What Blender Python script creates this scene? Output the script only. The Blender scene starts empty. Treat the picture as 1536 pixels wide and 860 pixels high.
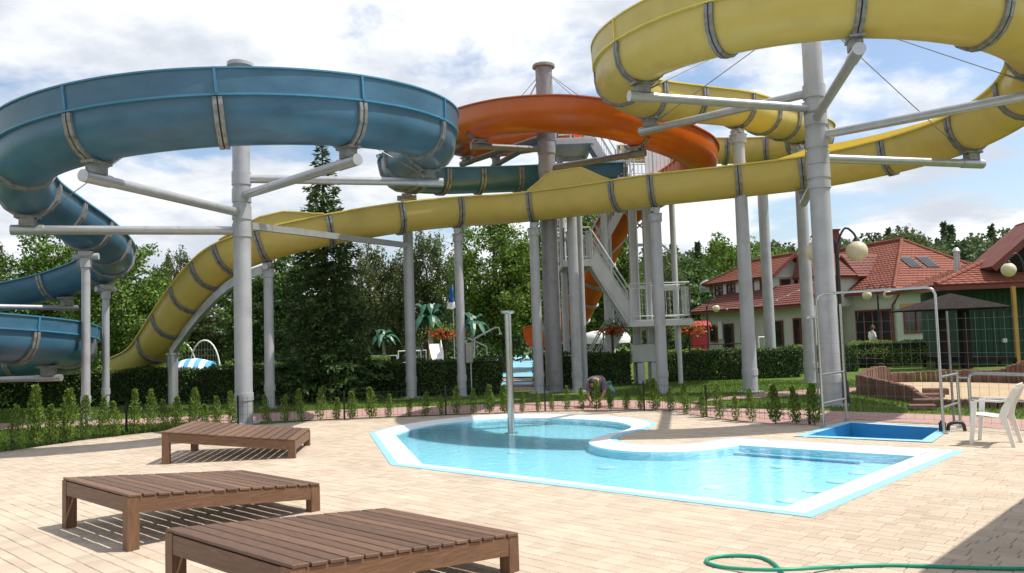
import bpy, bmesh, math, random
import numpy as np
from mathutils import Vector, Matrix
from mathutils.geometry import tessellate_polygon
random.seed(7)
RNG = np.random.default_rng(11)
R_ = math.radians
scene = bpy.context.scene
col = scene.collection
# ------------------------------------------------------------------ camera
F, PITCH, ROLL, EYE = 1200.0, 0.062, -0.032, 1.79
fwd = Vector((0, math.cos(PITCH), math.sin(PITCH)))
up0 = Vector((0, -math.sin(PITCH), math.cos(PITCH)))
rt0 = Vector((1, 0, 0))
RT = rt0 * math.cos(ROLL) + up0 * math.sin(ROLL)
UP = up0 * math.cos(ROLL) - rt0 * math.sin(ROLL)
O = Vector((0, 0, EYE))
cam_d = bpy.data.cameras.new('camera')
cam_d.sensor_width = 36.0
cam_d.lens = F / 1536 * 36
cam_d.clip_end = 3000
cam = bpy.data.objects.new('camera', cam_d)
cam.matrix_world = Matrix(((RT.x, UP.x, -fwd.x, O.x), (RT.y, UP.y, -fwd.y, O.y), (RT.z, UP.z, -fwd.z, O.z), (0, 0, 0, 1)))
col.objects.link(cam)
scene.camera = cam
# ------------------------------------------------------------------ sky and sun
SHX, SHY = -0.56, 0.03                      # shadow shift per metre of height
sun_dir = Vector((-SHX, -SHY, 1)).normalized()
EL = math.asin(sun_dir.z)
AZ = math.atan2(sun_dir.x, sun_dir.y)
world = bpy.data.worlds.new('World')
scene.world = world
world.use_nodes = True
wn, wl = world.node_tree.nodes, world.node_tree.links
wn.clear()
def wnode(t, **k):
    n = wn.new(t)
    for a, b in k.items(): setattr(n, a, b)
    return n
sky = wnode('ShaderNodeTexSky', sky_type='NISHITA')
sky.sun_disc = False
sky.sun_elevation = EL
sky.sun_rotation = AZ
sky.air_density = 1.0; sky.dust_density = 1.6; sky.ozone_density = 1.0
bg_sky = wnode('ShaderNodeBackground'); bg_sky.inputs[1].default_value = 0.15
wl.new(sky.outputs[0], bg_sky.inputs[0])
tc = wnode('ShaderNodeTexCoord')
sx = wnode('ShaderNodeSeparateXYZ'); wl.new(tc.outputs['Generated'], sx.inputs[0])
def wmath(op, a, b=None):
    n = wnode('ShaderNodeMath', operation=op)
    for i, v in enumerate((a, b)):
        if v is None: continue
        if isinstance(v, (int, float)): n.inputs[i].default_value = v
        else: wl.new(v, n.inputs[i])
    return n.outputs[0]
zc = wmath('MAXIMUM', wmath('ADD', sx.outputs[2], 0.22), 0.05)
cb = wnode('ShaderNodeCombineXYZ')
wl.new(wmath('DIVIDE', sx.outputs[0], zc), cb.inputs[0])
wl.new(wmath('DIVIDE', sx.outputs[1], zc), cb.inputs[1])
def wnoise(scale, detail, rough, off, dist=0.0):
    m = wnode('ShaderNodeVectorMath', operation='ADD'); m.inputs[1].default_value = off
    wl.new(cb.outputs[0], m.inputs[0])
    n = wnode('ShaderNodeTexNoise'); n.inputs['Scale'].default_value = scale
    n.inputs['Detail'].default_value = detail; n.inputs['Roughness'].default_value = rough
    n.inputs['Distortion'].default_value = dist
    wl.new(m.outputs[0], n.inputs['Vector'])
    return n.outputs[0]
def wramp(x, lo, hi, a=0.0, b=1.0):
    n = wnode('ShaderNodeMapRange', interpolation_type='SMOOTHSTEP')
    for i, v in enumerate((lo, hi, a, b)): n.inputs[i + 1].default_value = v
    wl.new(x, n.inputs[0]); return n.outputs[0]
mask = wramp(wnoise(1.15, 9, 0.56, (3.1, 1.7, 0.4), 0.25), 0.385, 0.48)
shade = wramp(wnoise(1.5, 7, 0.6, (8.3, 0.2, 2.0)), 0.38, 0.60)
cm = wnode('ShaderNodeMix', data_type='RGBA')
cm.inputs['A'].default_value = (0.58, 0.62, 0.69, 1); cm.inputs['B'].default_value = (0.94, 0.955, 0.97, 1)
wl.new(shade, cm.inputs['Factor'])
bg_cl = wnode('ShaderNodeBackground'); bg_cl.inputs[1].default_value = 1.0
wl.new(cm.outputs['Result'], bg_cl.inputs[0])
mx = wnode('ShaderNodeMixShader')
wl.new(wmath('MULTIPLY', mask, 0.97), mx.inputs[0])
wl.new(bg_sky.outputs[0], mx.inputs[1]); wl.new(bg_cl.outputs[0], mx.inputs[2])
wo = wnode('ShaderNodeOutputWorld'); wl.new(mx.outputs[0], wo.inputs[0])
sun_d = bpy.data.lights.new('sun', 'SUN')
sun_d.energy = 4.6; sun_d.angle = R_(0.55); sun_d.color = (1.0, 0.945, 0.86)
sun = bpy.data.objects.new('sun', sun_d)
sun.rotation_euler = sun_dir.to_track_quat('Z', 'Y').to_euler()
sun.location = (20, 0, 40)
col.objects.link(sun)
vs = scene.view_settings
vs.view_transform = 'Standard'; vs.look = 'None'; vs.exposure = 0.27; vs.gamma = 1.0
vs.use_curve_mapping = False
# ------------------------------------------------------------------ pixel -> place helpers
def ray(px, py): return RT * ((px - 768) / F) + UP * ((430 - py) / F) + fwd
def G(px, py, z=0.0):
    d = ray(px, py); return O + d * ((z - EYE) / d.z)
def at(px, py, Y):
    d = ray(px, py); return O + d * (Y / d.y)
# ------------------------------------------------------------------ materials
def mat(name, base, rough=0.6, var=0.12, scale=6.0, bump=0.0, bscale=None, metal=0.0, spec=0.5, rnd=0.0,
        base2=None, stretch=(1, 1, 1), transl=0.0, island=0.0, detail=6, coat=0.0, dirt=None):
    m = bpy.data.materials.new(name); m.use_nodes = True
    nt = m.node_tree; n = nt.nodes; l = nt.links
    n.clear()
    out = n.new('ShaderNodeOutputMaterial'); p = n.new('ShaderNodeBsdfPrincipled')
    tcn = n.new('ShaderNodeTexCoord'); mp = n.new('ShaderNodeMapping'); mp.inputs['Scale'].default_value = stretch
    l.new(tcn.outputs['Object'], mp.inputs[0])
    nz = n.new('ShaderNodeTexNoise'); nz.inputs['Scale'].default_value = scale; nz.inputs['Detail'].default_value = detail
    nz.inputs['Roughness'].default_value = 0.6
    l.new(mp.outputs[0], nz.inputs['Vector'])
    mixn = n.new('ShaderNodeMix'); mixn.data_type = 'RGBA'
    b = Vector(base); b2 = Vector(base2) if base2 else None
    lo = b * (1 - var) if b2 is None else b
    hi = b * (1 + var) if b2 is None else b2
    mixn.inputs['A'].default_value = (*lo, 1); mixn.inputs['B'].default_value = (*hi, 1)
    mr = n.new('ShaderNodeMapRange'); mr.inputs[1].default_value = 0.3; mr.inputs[2].default_value = 0.7
    l.new(nz.outputs[0], mr.inputs[0]); l.new(mr.outputs[0], mixn.inputs['Factor'])
    c = mixn.outputs['Result']
    if dirt:                                   # (colour, scale, lo, hi): stains with a shape of their own
        nz3 = n.new('ShaderNodeTexNoise'); nz3.inputs['Scale'].default_value = dirt[1]; nz3.inputs['Detail'].default_value = 8
        l.new(mp.outputs[0], nz3.inputs['Vector'])
        r3 = n.new('ShaderNodeMapRange'); r3.inputs[1].default_value = dirt[2]; r3.inputs[2].default_value = dirt[3]; r3.inputs[4].default_value = dirt[4] if len(dirt) > 4 else 0.8
        l.new(nz3.outputs[0], r3.inputs[0])
        m3 = n.new('ShaderNodeMix'); m3.data_type = 'RGBA'; m3.inputs['B'].default_value = (*dirt[0], 1)
        l.new(c, m3.inputs['A']); l.new(r3.outputs[0], m3.inputs['Factor']); c = m3.outputs['Result']
    if rnd or island:
        val = None
        if rnd:
            oi = n.new('ShaderNodeObjectInfo'); val = oi.outputs['Random']
        if island:
            ge = n.new('ShaderNodeNewGeometry')
            if val is None: val = ge.outputs['Random Per Island']
            else:
                ad = n.new('ShaderNodeMath'); ad.operation = 'ADD'; l.new(val, ad.inputs[0]); l.new(ge.outputs['Random Per Island'], ad.inputs[1])
                fr = n.new('ShaderNodeMath'); fr.operation = 'FRACT'; l.new(ad.outputs[0], fr.inputs[0]); val = fr.outputs[0]
        a = max(rnd, island)
        m2 = n.new('ShaderNodeMapRange'); m2.inputs[3].default_value = 1 - a; m2.inputs[4].default_value = 1 + a
        l.new(val, m2.inputs[0])
        h = n.new('ShaderNodeHueSaturation'); l.new(c, h.inputs['Color']); l.new(m2.outputs[0], h.inputs['Value'])
        c = h.outputs[0]
    l.new(c, p.inputs['Base Color'])
    p.inputs['Roughness'].default_value = rough; p.inputs['Metallic'].default_value = metal
    p.inputs['Specular IOR Level'].default_value = spec
    if coat: p.inputs['Coat Weight'].default_value = coat; p.inputs['Coat Roughness'].default_value = 0.15
    if bump:
        nb = n.new('ShaderNodeTexNoise'); nb.inputs['Scale'].default_value = bscale or scale * 4; nb.inputs['Detail'].default_value = 5
        l.new(mp.outputs[0], nb.inputs['Vector'])
        bp = n.new('ShaderNodeBump'); bp.inputs['Strength'].default_value = bump; bp.inputs['Distance'].default_value = 0.02
        l.new(nb.outputs[0], bp.inputs['Height']); l.new(bp.outputs[0], p.inputs['Normal'])
    sh = p.outputs[0]
    if transl:
        t = n.new('ShaderNodeBsdfTranslucent'); l.new(c, t.inputs[0])
        ms = n.new('ShaderNodeMixShader'); ms.inputs[0].default_value = transl
        l.new(sh, ms.inputs[1]); l.new(t.outputs[0], ms.inputs[2]); sh = ms.outputs[0]
    l.new(sh, out.inputs[0])
    return m
def leafmat(name, a, b, transl=0.3, scale=0.9):
    return mat(name, a, rough=0.55, base2=b, scale=scale, island=0.45, transl=transl, spec=0.25, detail=3)
M = {}
M['paver'] = mat('paver', (0.435, 0.35, 0.265), 0.85, base2=(0.52, 0.43, 0.33), scale=1.1, dirt=((0.34, 0.265, 0.195), 0.45, 0.52, 0.78, 0.5), bump=0.35, bscale=60, rnd=0.10, island=0.10)
M['paver_bed'] = mat('paver_joint_sand', (0.25, 0.195, 0.14), 0.95, 0.2, 20)
M['pink'] = mat('pink_paving', (0.36, 0.22, 0.19), 0.9, 0.18, 5, bump=0.3, bscale=40, rnd=0.15, island=0.15)
M['kerb'] = mat('kerb_concrete', (0.42, 0.37, 0.32), 0.9, 0.15, 8, bump=0.3)
M['lawn'] = mat('lawn', (0.065, 0.11, 0.018), 0.9, base2=(0.11, 0.165, 0.03), scale=1.3, bump=0.8, bscale=45, spec=0.1)
M['blade'] = leafmat('grass_blade', (0.0750, 0.1438, 0.0200), (0.1375, 0.2188, 0.0375), 0.35, 1.5)
M['pool_white'] = mat('pool_white', (0.78, 0.80, 0.80), 0.45, 0.03, 5)
M['pool_edge'] = mat('pool_edge_blue', (0.27, 0.55, 0.72), 0.5, 0.05, 6)
M['pool_floor'] = mat('pool_floor_blue', (0.36, 0.66, 0.77), 0.5, 0.04, 1.5)
M['pool_inlet'] = mat('pool_inlet_grate', (0.52, 0.70, 0.76), 0.5, 0.05, 6)
M['far_water'] = mat('far_pool_blue', (0.26, 0.56, 0.70), 0.35, 0.06, 0.6, spec=0.3)
M['pool_line'] = mat('pool_step_line', (0.07, 0.33, 0.55), 0.5, 0.05)
M['bath_blue'] = mat('footbath_blue', (0.025, 0.24, 0.47), 0.45, 0.08, 3, dirt=((0.08, 0.3, 0.48), 4, 0.55, 0.75, 0.5))
M['blue'] = mat('blue_fibreglass', (0.042, 0.128, 0.215), 0.36, base2=(0.066, 0.172, 0.265), scale=1.6, stretch=(1, 1, 2.2), spec=0.5, coat=0.12, transl=0.10, dirt=((0.035, 0.075, 0.085), 1.1, 0.50, 0.80, 0.55))
M['blue_in'] = mat('blue_fibreglass_inside', (0.02, 0.20, 0.46), 0.3, 0.1, 2, spec=0.5)
M['blue_lip'] = mat('blue_fibreglass_lip', (0.05, 0.20, 0.33), 0.35, 0.12, 3)
M['yellow'] = mat('yellow_fibreglass', (0.76, 0.635, 0.185), 0.32, base2=(0.81, 0.69, 0.245), scale=1.4, spec=0.5, coat=0.15, transl=0.42, dirt=((0.56, 0.47, 0.16), 1.5, 0.54, 0.82, 0.5))
M['yellow_in'] = mat('yellow_fibreglass_inside', (0.82, 0.64, 0.09), 0.3, 0.05, 2)
M['yellow_lip'] = mat('yellow_fibreglass_lip', (0.68, 0.56, 0.12), 0.4, 0.08, 4)
M['orange'] = mat('orange_fibreglass', (0.62, 0.125, 0.008), 0.28, base2=(0.70, 0.17, 0.016), scale=1.2, coat=0.2, transl=0.32)
M['orange_in'] = mat('orange_fibreglass_inside', (0.74, 0.16, 0.012), 0.3, 0.05, 2)
M['orange_lip'] = mat('orange_fibreglass_lip', (0.50, 0.11, 0.03), 0.4, 0.1, 4)
M['band'] = mat('steel_band', (0.25, 0.25, 0.245), 0.55, 0.25, 9, metal=0.35, dirt=((0.10, 0.085, 0.07), 7, 0.52, 0.7, 0.7))
M['seal'] = mat('black_seal', (0.02, 0.02, 0.02), 0.8, 0.2)
M['column'] = mat('grey_painted_column', (0.40, 0.405, 0.425), 0.42, 0.10, 2.5, metal=0.15, bump=0.05, dirt=((0.27, 0.27, 0.28), 2.2, 0.55, 0.75, 0.6))
M['column_old'] = mat('weathered_column', (0.27, 0.265, 0.28), 0.55, 0.16, 3, metal=0.2, bump=0.1, dirt=((0.16, 0.145, 0.145), 3, 0.5, 0.7, 0.8))
M['arm'] = mat('galvanised_arm', (0.44, 0.45, 0.46), 0.35, 0.10, 5, metal=0.55)
M['arm_dark'] = mat('dark_weathered_arm', (0.16, 0.155, 0.15), 0.55, 0.2, 5, metal=0.3)
M['tower'] = mat('tower_grey_paint', (0.52, 0.53, 0.54), 0.5, 0.08, 3, metal=0.1, dirt=((0.3, 0.29, 0.28), 5, 0.58, 0.8, 0.5))
M['cable'] = mat('steel_cable', (0.22, 0.22, 0.22), 0.5, 0.1, metal=0.5)
M['inox'] = mat('stainless_steel', (0.46, 0.46, 0.44), 0.22, 0.06, 8, metal=0.95)
M['wood'] = mat('brown_stained_wood', (0.098, 0.052, 0.032), 0.5, base2=(0.18, 0.104, 0.066), scale=5, stretch=(14, 1.2, 14), bump=0.25, bscale=14, rnd=0.30, spec=0.45)
M['wood_y'] = mat('brown_stained_wood_lengthwise', (0.100, 0.050, 0.026), 0.55, base2=(0.19, 0.098, 0.052), scale=5, stretch=(1.2, 14, 14), bump=0.25, bscale=14, rnd=0.15, spec=0.45)
M['wood_v'] = mat('brown_stained_wood_upright', (0.100, 0.050, 0.026), 0.55, base2=(0.20, 0.105, 0.055), scale=5, stretch=(12, 12, 1.0), bump=0.25, bscale=14, rnd=0.15, spec=0.45)
M['darkwood'] = mat('dark_wood', (0.028, 0.022, 0.02), 0.9, 0.3, 6, rnd=0.2, spec=0.12)
M['plastic_white'] = mat('white_plastic', (0.76, 0.74, 0.68), 0.4, 0.05, 4, transl=0.08, dirt=((0.55, 0.5, 0.42), 6, 0.58, 0.8, 0.4))
M['white'] = mat('white_paint', (0.78, 0.78, 0.76), 0.5, 0.04, 4)
M['hose'] = mat('green_hose', (0.012, 0.30, 0.185), 0.38, 0.1, 9, spec=0.5)
M['black'] = mat('black_metal', (0.012, 0.013, 0.014), 0.45, 0.2)
M['wire'] = mat('fence_wire', (0.05, 0.055, 0.05), 0.6, 0.2, metal=0.3)
M['wire_grey'] = mat('galvanised_wire', (0.24, 0.24, 0.23), 0.45, 0.2, metal=0.5)
M['globe'] = mat('opal_globe', (0.72, 0.66, 0.47), 0.35, 0.04, 3, transl=0.25)
M['palisade'] = mat('red_brown_palisade', (0.165, 0.088, 0.066), 0.9, 0.25, 9, bump=0.4, rnd=0.2)
M['sand'] = mat('sand', (0.42, 0.32, 0.20), 0.95, 0.15, 6, bump=0.8, bscale=25)
M['hedge'] = leafmat('hedge_leaf', (0.0348, 0.0664, 0.0142), (0.0759, 0.1344, 0.0253), 0.2, 2.2)
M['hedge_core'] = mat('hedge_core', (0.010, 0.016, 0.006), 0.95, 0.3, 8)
M['thuja'] = leafmat('thuja_leaf', (0.0892, 0.1620, 0.0259), (0.1944, 0.2674, 0.0486), 0.3, 6)
M['bark'] = mat('bark', (0.09, 0.07, 0.05), 0.95, 0.3, 8, bump=0.6)
M['leaf_a'] = leafmat('leaf_mid_green', (0.0624, 0.1268, 0.0215), (0.1658, 0.2632, 0.0449), 0.3, 0.7)
M['leaf_b'] = leafmat('leaf_dark_green', (0.0407, 0.0909, 0.0239), (0.1076, 0.1794, 0.0383), 0.25, 0.7)
M['leaf_c'] = leafmat('leaf_birch', (0.0776, 0.1087, 0.0342), (0.1629, 0.1940, 0.0698), 0.3, 0.7)
M['leaf_d'] = leafmat('leaf_fresh_green', (0.0817, 0.1559, 0.0208), (0.1782, 0.2599, 0.0416), 0.35, 0.7)
M['spruce'] = leafmat('spruce_needles', (0.0365, 0.0776, 0.0252), (0.1141, 0.1825, 0.0547), 0.12, 1.4)
M['blue_spruce'] = leafmat('blue_spruce_needles', (0.06, 0.09, 0.09), (0.11, 0.14, 0.13), 0.12, 1.4)
M['wood_far'] = leafmat('woodland_leaf', (0.0435, 0.0798, 0.0261), (0.1087, 0.1595, 0.0508), 0.25, 0.12)
M['flower_red'] = leafmat('red_petals', (0.5, 0.03, 0.02), (0.7, 0.06, 0.03), 0.3, 9)
M['tile'] = mat('red_roof_tile', (0.175, 0.048, 0.027), 0.85, base2=(0.235, 0.072, 0.042), scale=1.6, bump=0.3, bscale=10, island=0.1)
M['tile_dark'] = mat('dark_red_roof_tile', (0.125, 0.034, 0.024), 0.8, base2=(0.18, 0.052, 0.037), scale=1.6, bump=0.3, bscale=10, island=0.1)
M['render'] = mat('pale_green_render', (0.47, 0.50, 0.42), 0.9, 0.06, 1.5, bump=0.1)
M['render_white'] = mat('pale_render', (0.56, 0.56, 0.50), 0.9, 0.06, 1.5)
M['green_wall'] = mat('dark_green_boards', (0.012, 0.055, 0.028), 0.7, 0.15, 2, stretch=(6, 6, 0.4))
M['red_trim'] = mat('dark_red_trim', (0.16, 0.035, 0.022), 0.6, 0.1, 3)
M['glass_dark'] = mat('window_glass', (0.02, 0.024, 0.027), 0.06, 0.3, 1, spec=0.8)
M['ochre'] = mat('ochre_post', (0.42, 0.23, 0.04), 0.6, 0.1, 3)
M['red'] = mat('red_sheet', (0.45, 0.02, 0.03), 0.55, 0.1, 3)
M['flag_blue'] = mat('blue_flag_cloth', (0.02, 0.13, 0.50), 0.8, 0.1, 3, transl=0.3)
M['stripe_blue'] = mat('sky_blue_vinyl', (0.10, 0.38, 0.72), 0.4, 0.06)
M['palm_green'] = mat('painted_palm_leaf', (0.02, 0.10, 0.055), 0.45, 0.4, 3)
M['stone'] = mat('grey_stone', (0.3, 0.29, 0.27), 0.9, 0.2, 4, bump=0.3)
M['hill'] = mat('hill_ground', (0.03, 0.05, 0.016), 0.95, 0.3, 0.2)
M['skin'] = mat('skin', (0.52, 0.28, 0.18), 0.5, 0.05)
M['skin_brown'] = mat('sun_tanned_skin', (0.42, 0.21, 0.12), 0.5, 0.05)
M['shirt_grey'] = mat('grey_shirt', (0.13, 0.12, 0.15), 0.85, 0.1, 12)
M['trouser_green'] = mat('dark_green_trousers', (0.008, 0.055, 0.045), 0.8, 0.15, 12)
M['hair'] = mat('dark_hair', (0.03, 0.014, 0.012), 0.7, 0.2, 20)
M['hair_brown'] = mat('brown_hair', (0.10, 0.055, 0.03), 0.7, 0.2, 20)
M['shirt_white'] = mat('white_shirt', (0.75, 0.75, 0.75), 0.85, 0.03)
M['plaster_old'] = mat('grey_concrete', (0.33, 0.32, 0.30), 0.9, 0.12, 3, bump=0.2)
M['kiosk'] = mat('cream_render', (0.55, 0.50, 0.40), 0.9, 0.08, 2)
M['thatch'] = mat('brown_shingle', (0.10, 0.075, 0.05), 0.9, 0.25, 4)
def water_mat():
    m = bpy.data.materials.new('pool_water'); m.use_nodes = True
    n = m.node_tree.nodes; l = m.node_tree.links; n.clear()
    out = n.new('ShaderNodeOutputMaterial')
    tr = n.new('ShaderNodeBsdfTransparent'); tr.inputs[0].default_value = (0.84, 0.965, 0.985, 1)
    gl = n.new('ShaderNodeBsdfGlossy'); gl.inputs['Roughness'].default_value = 0.02; gl.inputs[0].default_value = (1, 1, 1, 1)
    tcn = n.new('ShaderNodeTexCoord')
    nz = n.new('ShaderNodeTexNoise'); nz.inputs['Scale'].default_value = 5.5; nz.inputs['Detail'].default_value = 4; nz.inputs['Distortion'].default_value = 0.6
    l.new(tcn.outputs['Object'], nz.inputs['Vector'])
    bp = n.new('ShaderNodeBump'); bp.inputs['Strength'].default_value = 0.24; bp.inputs['Distance'].default_value = 0.03
    l.new(nz.outputs[0], bp.inputs['Height'])
    fr = n.new('ShaderNodeFresnel'); fr.inputs[0].default_value = 1.33
    l.new(bp.outputs[0], fr.inputs['Normal']); l.new(bp.outputs[0], gl.inputs['Normal'])
    mxs = n.new('ShaderNodeMixShader'); l.new(fr.outputs[0], mxs.inputs[0]); l.new(tr.outputs[0], mxs.inputs[1]); l.new(gl.outputs[0], mxs.inputs[2])
    l.new(mxs.outputs[0], out.inputs[0]); return m
M['water'] = water_mat()
# ------------------------------------------------------------------ mesh helpers
def link(o, parent=None):
    col.objects.link(o)
    if parent is not None: o.parent = parent
    return o
def wloc(o):
    v = Vector((0, 0, 0))
    while o is not None:
        v += o.location; o = o.parent
    return v
def tag(o, label, cat, group=None, kind=None):
    if label: o['label'] = label
    if cat: o['category'] = cat
    if group: o['group'] = group
    if kind: o['kind'] = kind
    return o
def structure(o): o['kind'] = 'structure'; return o
def thing(name, label, cat, loc=(0, 0, 0), rz=0.0, group=None):
    o = bpy.data.objects.new(name, None); o.location = loc; o.rotation_euler = (0, 0, rz); o.empty_display_size = 0.2
    link(o); tag(o, label, cat, group); return o
class MB:
    def __init__(s): s.v = []; s.f = []; s.m = []
    def add(s, vs_, fs, mi=0):
        b = len(s.v); s.v.extend([tuple(x) for x in vs_]); s.f.extend([[b + i for i in f] for f in fs]); s.m.extend([mi] * len(fs)); return s
    def box(s, c, d, rz=0.0, mi=0, bev=0.0):
        cx, cy, cz = c; hx, hy, hz = d[0] / 2, d[1] / 2, d[2] / 2; ca, sa = math.cos(rz), math.sin(rz)
        if bev:
            pts = []
            for z, i in ((-hz, bev), (-hz + bev, 0), (hz - bev, 0), (hz, bev)):
                for x, y in ((-1, -1), (1, -1), (1, 1), (-1, 1)):
                    X = x * (hx - i); Y = y * (hy - i); pts.append((cx + X * ca - Y * sa, cy + X * sa + Y * ca, cz + z))
            fs = [(3, 2, 1, 0), (12, 13, 14, 15)]
            for k in range(3):
                for j in range(4): fs.append((4 * k + j, 4 * k + (j + 1) % 4, 4 * k + 4 + (j + 1) % 4, 4 * k + 4 + j))
            return s.add(pts, fs, mi)
        pts = []
        for z in (-hz, hz):
            for x, y in ((-hx, -hy), (hx, -hy), (hx, hy), (-hx, hy)):
                pts.append((cx + x * ca - y * sa, cy + x * sa + y * ca, cz + z))
        return s.add(pts, [(3, 2, 1, 0), (4, 5, 6, 7), (0, 1, 5, 4), (1, 2, 6, 5), (2, 3, 7, 6), (3, 0, 4, 7)], mi)
    def beam(s, p, q, w, h, mi=0, upv=(0, 0, 1)):
        p = Vector(p); q = Vector(q); t = (q - p).normalized(); u = Vector(upv)
        sd = t.cross(u)
        if sd.length < 1e-4: sd = t.cross(Vector((0, 1, 0)))
        sd.normalize(); u = sd.cross(t)
        pts = [c + sd * (a * w / 2) + u * (b * h / 2) for c in (p, q) for a, b in ((-1, -1), (1, -1), (1, 1), (-1, 1))]
        return s.add(pts, [(3, 2, 1, 0), (4, 5, 6, 7), (0, 1, 5, 4), (1, 2, 6, 5), (2, 3, 7, 6), (3, 0, 4, 7)], mi)
    def tube(s, pts, r, n=10, caps=True, mi=0, closed=False):
        pts = [Vector(p) for p in pts]; k = len(pts)
        rr = r if isinstance(r, (list, tuple)) else [r] * k
        vs_ = []; prev = None
        for i, p in enumerate(pts):
            a = pts[max(i - 1, 0)]; b = pts[min(i + 1, k - 1)]
            if closed: a = pts[i - 1]; b = pts[(i + 1) % k]
            t = (b - a)
            t = t.normalized() if t.length > 1e-9 else Vector((0, 0, 1))
            if prev is None:
                u = t.cross(Vector((0, 0, 1)))
                if u.length < 1e-3: u = t.cross(Vector((0, 1, 0)))
            else: u = prev - t * prev.dot(t)
            u.normalize(); prev = u; w = t.cross(u)
            for j in range(n):
                an = 2 * math.pi * j / n; vs_.append(p + (u * math.cos(an) + w * math.sin(an)) * rr[i])
        fs = []
        for i in range(k if closed else k - 1):
            i2 = (i + 1) % k
            for j in range(n): fs.append((i * n + j, i * n + (j + 1) % n, i2 * n + (j + 1) % n, i2 * n + j))
        if caps and not closed: fs += [tuple(range(n - 1, -1, -1)), tuple((k - 1) * n + j for j in range(n))]
        return s.add(vs_, fs, mi)
    def lathe(s, prof, c=(0, 0, 0), n=20, mi=0):
        vs_ = []; fs = []
        for r, z in prof:
            for j in range(n):
                a = 2 * math.pi * j / n; vs_.append((c[0] + r * math.cos(a), c[1] + r * math.sin(a), c[2] + z))
        for i in range(len(prof) - 1):
            for j in range(n): fs.append((i * n + j, i * n + (j + 1) % n, (i + 1) * n + (j + 1) % n, (i + 1) * n + j))
        if prof[0][0] > 1e-4: fs.append(tuple(range(n - 1, -1, -1)))
        if prof[-1][0] > 1e-4: fs.append(tuple((len(prof) - 1) * n + j for j in range(n)))
        return s.add(vs_, fs, mi)
    def sphere(s, c, r, n=20, m=12, mi=0, sq=1.0):
        return s.lathe([(max(r * math.sin(math.pi * i / m), 0.0005), -r * sq * math.cos(math.pi * i / m)) for i in range(m + 1)], c, n, mi)
    def prism(s, poly, z0, z1, mi=0):
        n = len(poly); vs_ = [(p[0], p[1], z0) for p in poly] + [(p[0], p[1], z1) for p in poly]
        fs = [tuple(range(n - 1, -1, -1)), tuple(range(n, 2 * n))] + [(i, (i + 1) % n, n + (i + 1) % n, n + i) for i in range(n)]
        return s.add(vs_, fs, mi)
    def slab(s, quad, th, mi=0):                 # a flat polygon in space given thickness along its normal
        q = [Vector(p) for p in quad]; nn = (q[1] - q[0]).cross(q[2] - q[0]).normalized() * th; n = len(q)
        vs_ = q + [p - nn for p in q]
        fs = [tuple(range(n)), tuple(range(2 * n - 1, n - 1, -1))] + [(i, n + i, n + (i + 1) % n, (i + 1) % n) for i in range(n)]
        return s.add(vs_, fs, mi)
    def build(s, name, mats, parent=None, smooth=None, local=False):
        me = bpy.data.meshes.new(name); me.from_pydata([tuple(v) for v in s.v], [], s.f)
        mats = mats if isinstance(mats, (list, tuple)) else [mats]
        for m_ in mats: me.materials.append(M[m_] if isinstance(m_, str) else m_)
        if len(mats) > 1: me.polygons.foreach_set('material_index', s.m)
        me.update()
        if smooth is not None:
            me.polygons.foreach_set('use_smooth', [True] * len(me.polygons)); me.set_sharp_from_angle(angle=R_(smooth))
        o = bpy.data.objects.new(name, me); link(o, parent)
        if parent is not None and not local: o.location = -wloc(parent)
        return o
def sheet(name, outer, holes, z, m, parent=None):
    polys = [[Vector((p[0], p[1], z)) for p in outer]] + [[Vector((p[0], p[1], z)) for p in h] for h in holes]
    tris = tessellate_polygon(polys); flat = [p for q in polys for p in q]
    mb = MB(); fs = []
    for t in tris:
        a, b, c = (flat[i] for i in t)
        fs.append(t if (b - a).cross(c - a).z > 0 else t[::-1])
    mb.add(flat, fs); return mb.build(name, m, parent)
def quad_mesh(name, V, m, parent=None):           # V: (n,4,3) array, one loose quad each
    n = len(V); me = bpy.data.meshes.new(name)
    me.vertices.add(4 * n); me.vertices.foreach_set('co', np.ascontiguousarray(V, dtype=np.float32).ravel())
    me.loops.add(4 * n); me.loops.foreach_set('vertex_index', np.arange(4 * n, dtype=np.int32))
    me.polygons.add(n); me.polygons.foreach_set('loop_start', np.arange(n, dtype=np.int32) * 4)
    me.update(calc_edges=True); me.validate()
    me.materials.append(M[m] if isinstance(m, str) else m)
    o = bpy.data.objects.new(name, me); link(o, parent)
    if parent is not None: o.location = -wloc(parent)
    return o
def unit(a): return a / np.maximum(np.linalg.norm(a, axis=1, keepdims=True), 1e-9)
def leaves(P, L, ratio=0.5, N=None, D=None, rng=RNG):
    n = len(P); L = np.broadcast_to(np.asarray(L, float), (n,))[:, None]
    if N is None: N = unit(rng.normal(size=(n, 3)))
    if D is None: D = rng.normal(size=(n, 3))
    T = unit(D - N * np.sum(D * N, 1, keepdims=True)); B = np.cross(N, T)
    return np.stack([P, P + T * L * 0.5 + B * L * ratio * 0.5, P + T * L, P + T * L * 0.5 - B * L * ratio * 0.5], axis=1)
def catmull(pts, step=0.25):
    P = [Vector(p) for p in pts]; out = []; idx = []
    for i in range(len(P) - 1):
        p0 = P[i - 1] if i else P[0] * 2 - P[1]; p1, p2 = P[i], P[i + 1]
        p3 = P[i + 2] if i + 2 < len(P) else P[-1] * 2 - P[-2]
        n = max(2, int(round((p2 - p1).length / step))); idx.append(len(out))
        for k in range(n):
            t = k / n
            out.append(0.5 * ((2 * p1) + (p2 - p0) * t + (2 * p0 - 5 * p1 + 4 * p2 - p3) * t * t + (3 * p1 - p0 - 3 * p2 + p3) * t ** 3))
    idx.append(len(out)); out.append(P[-1]); return out, idx
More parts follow.
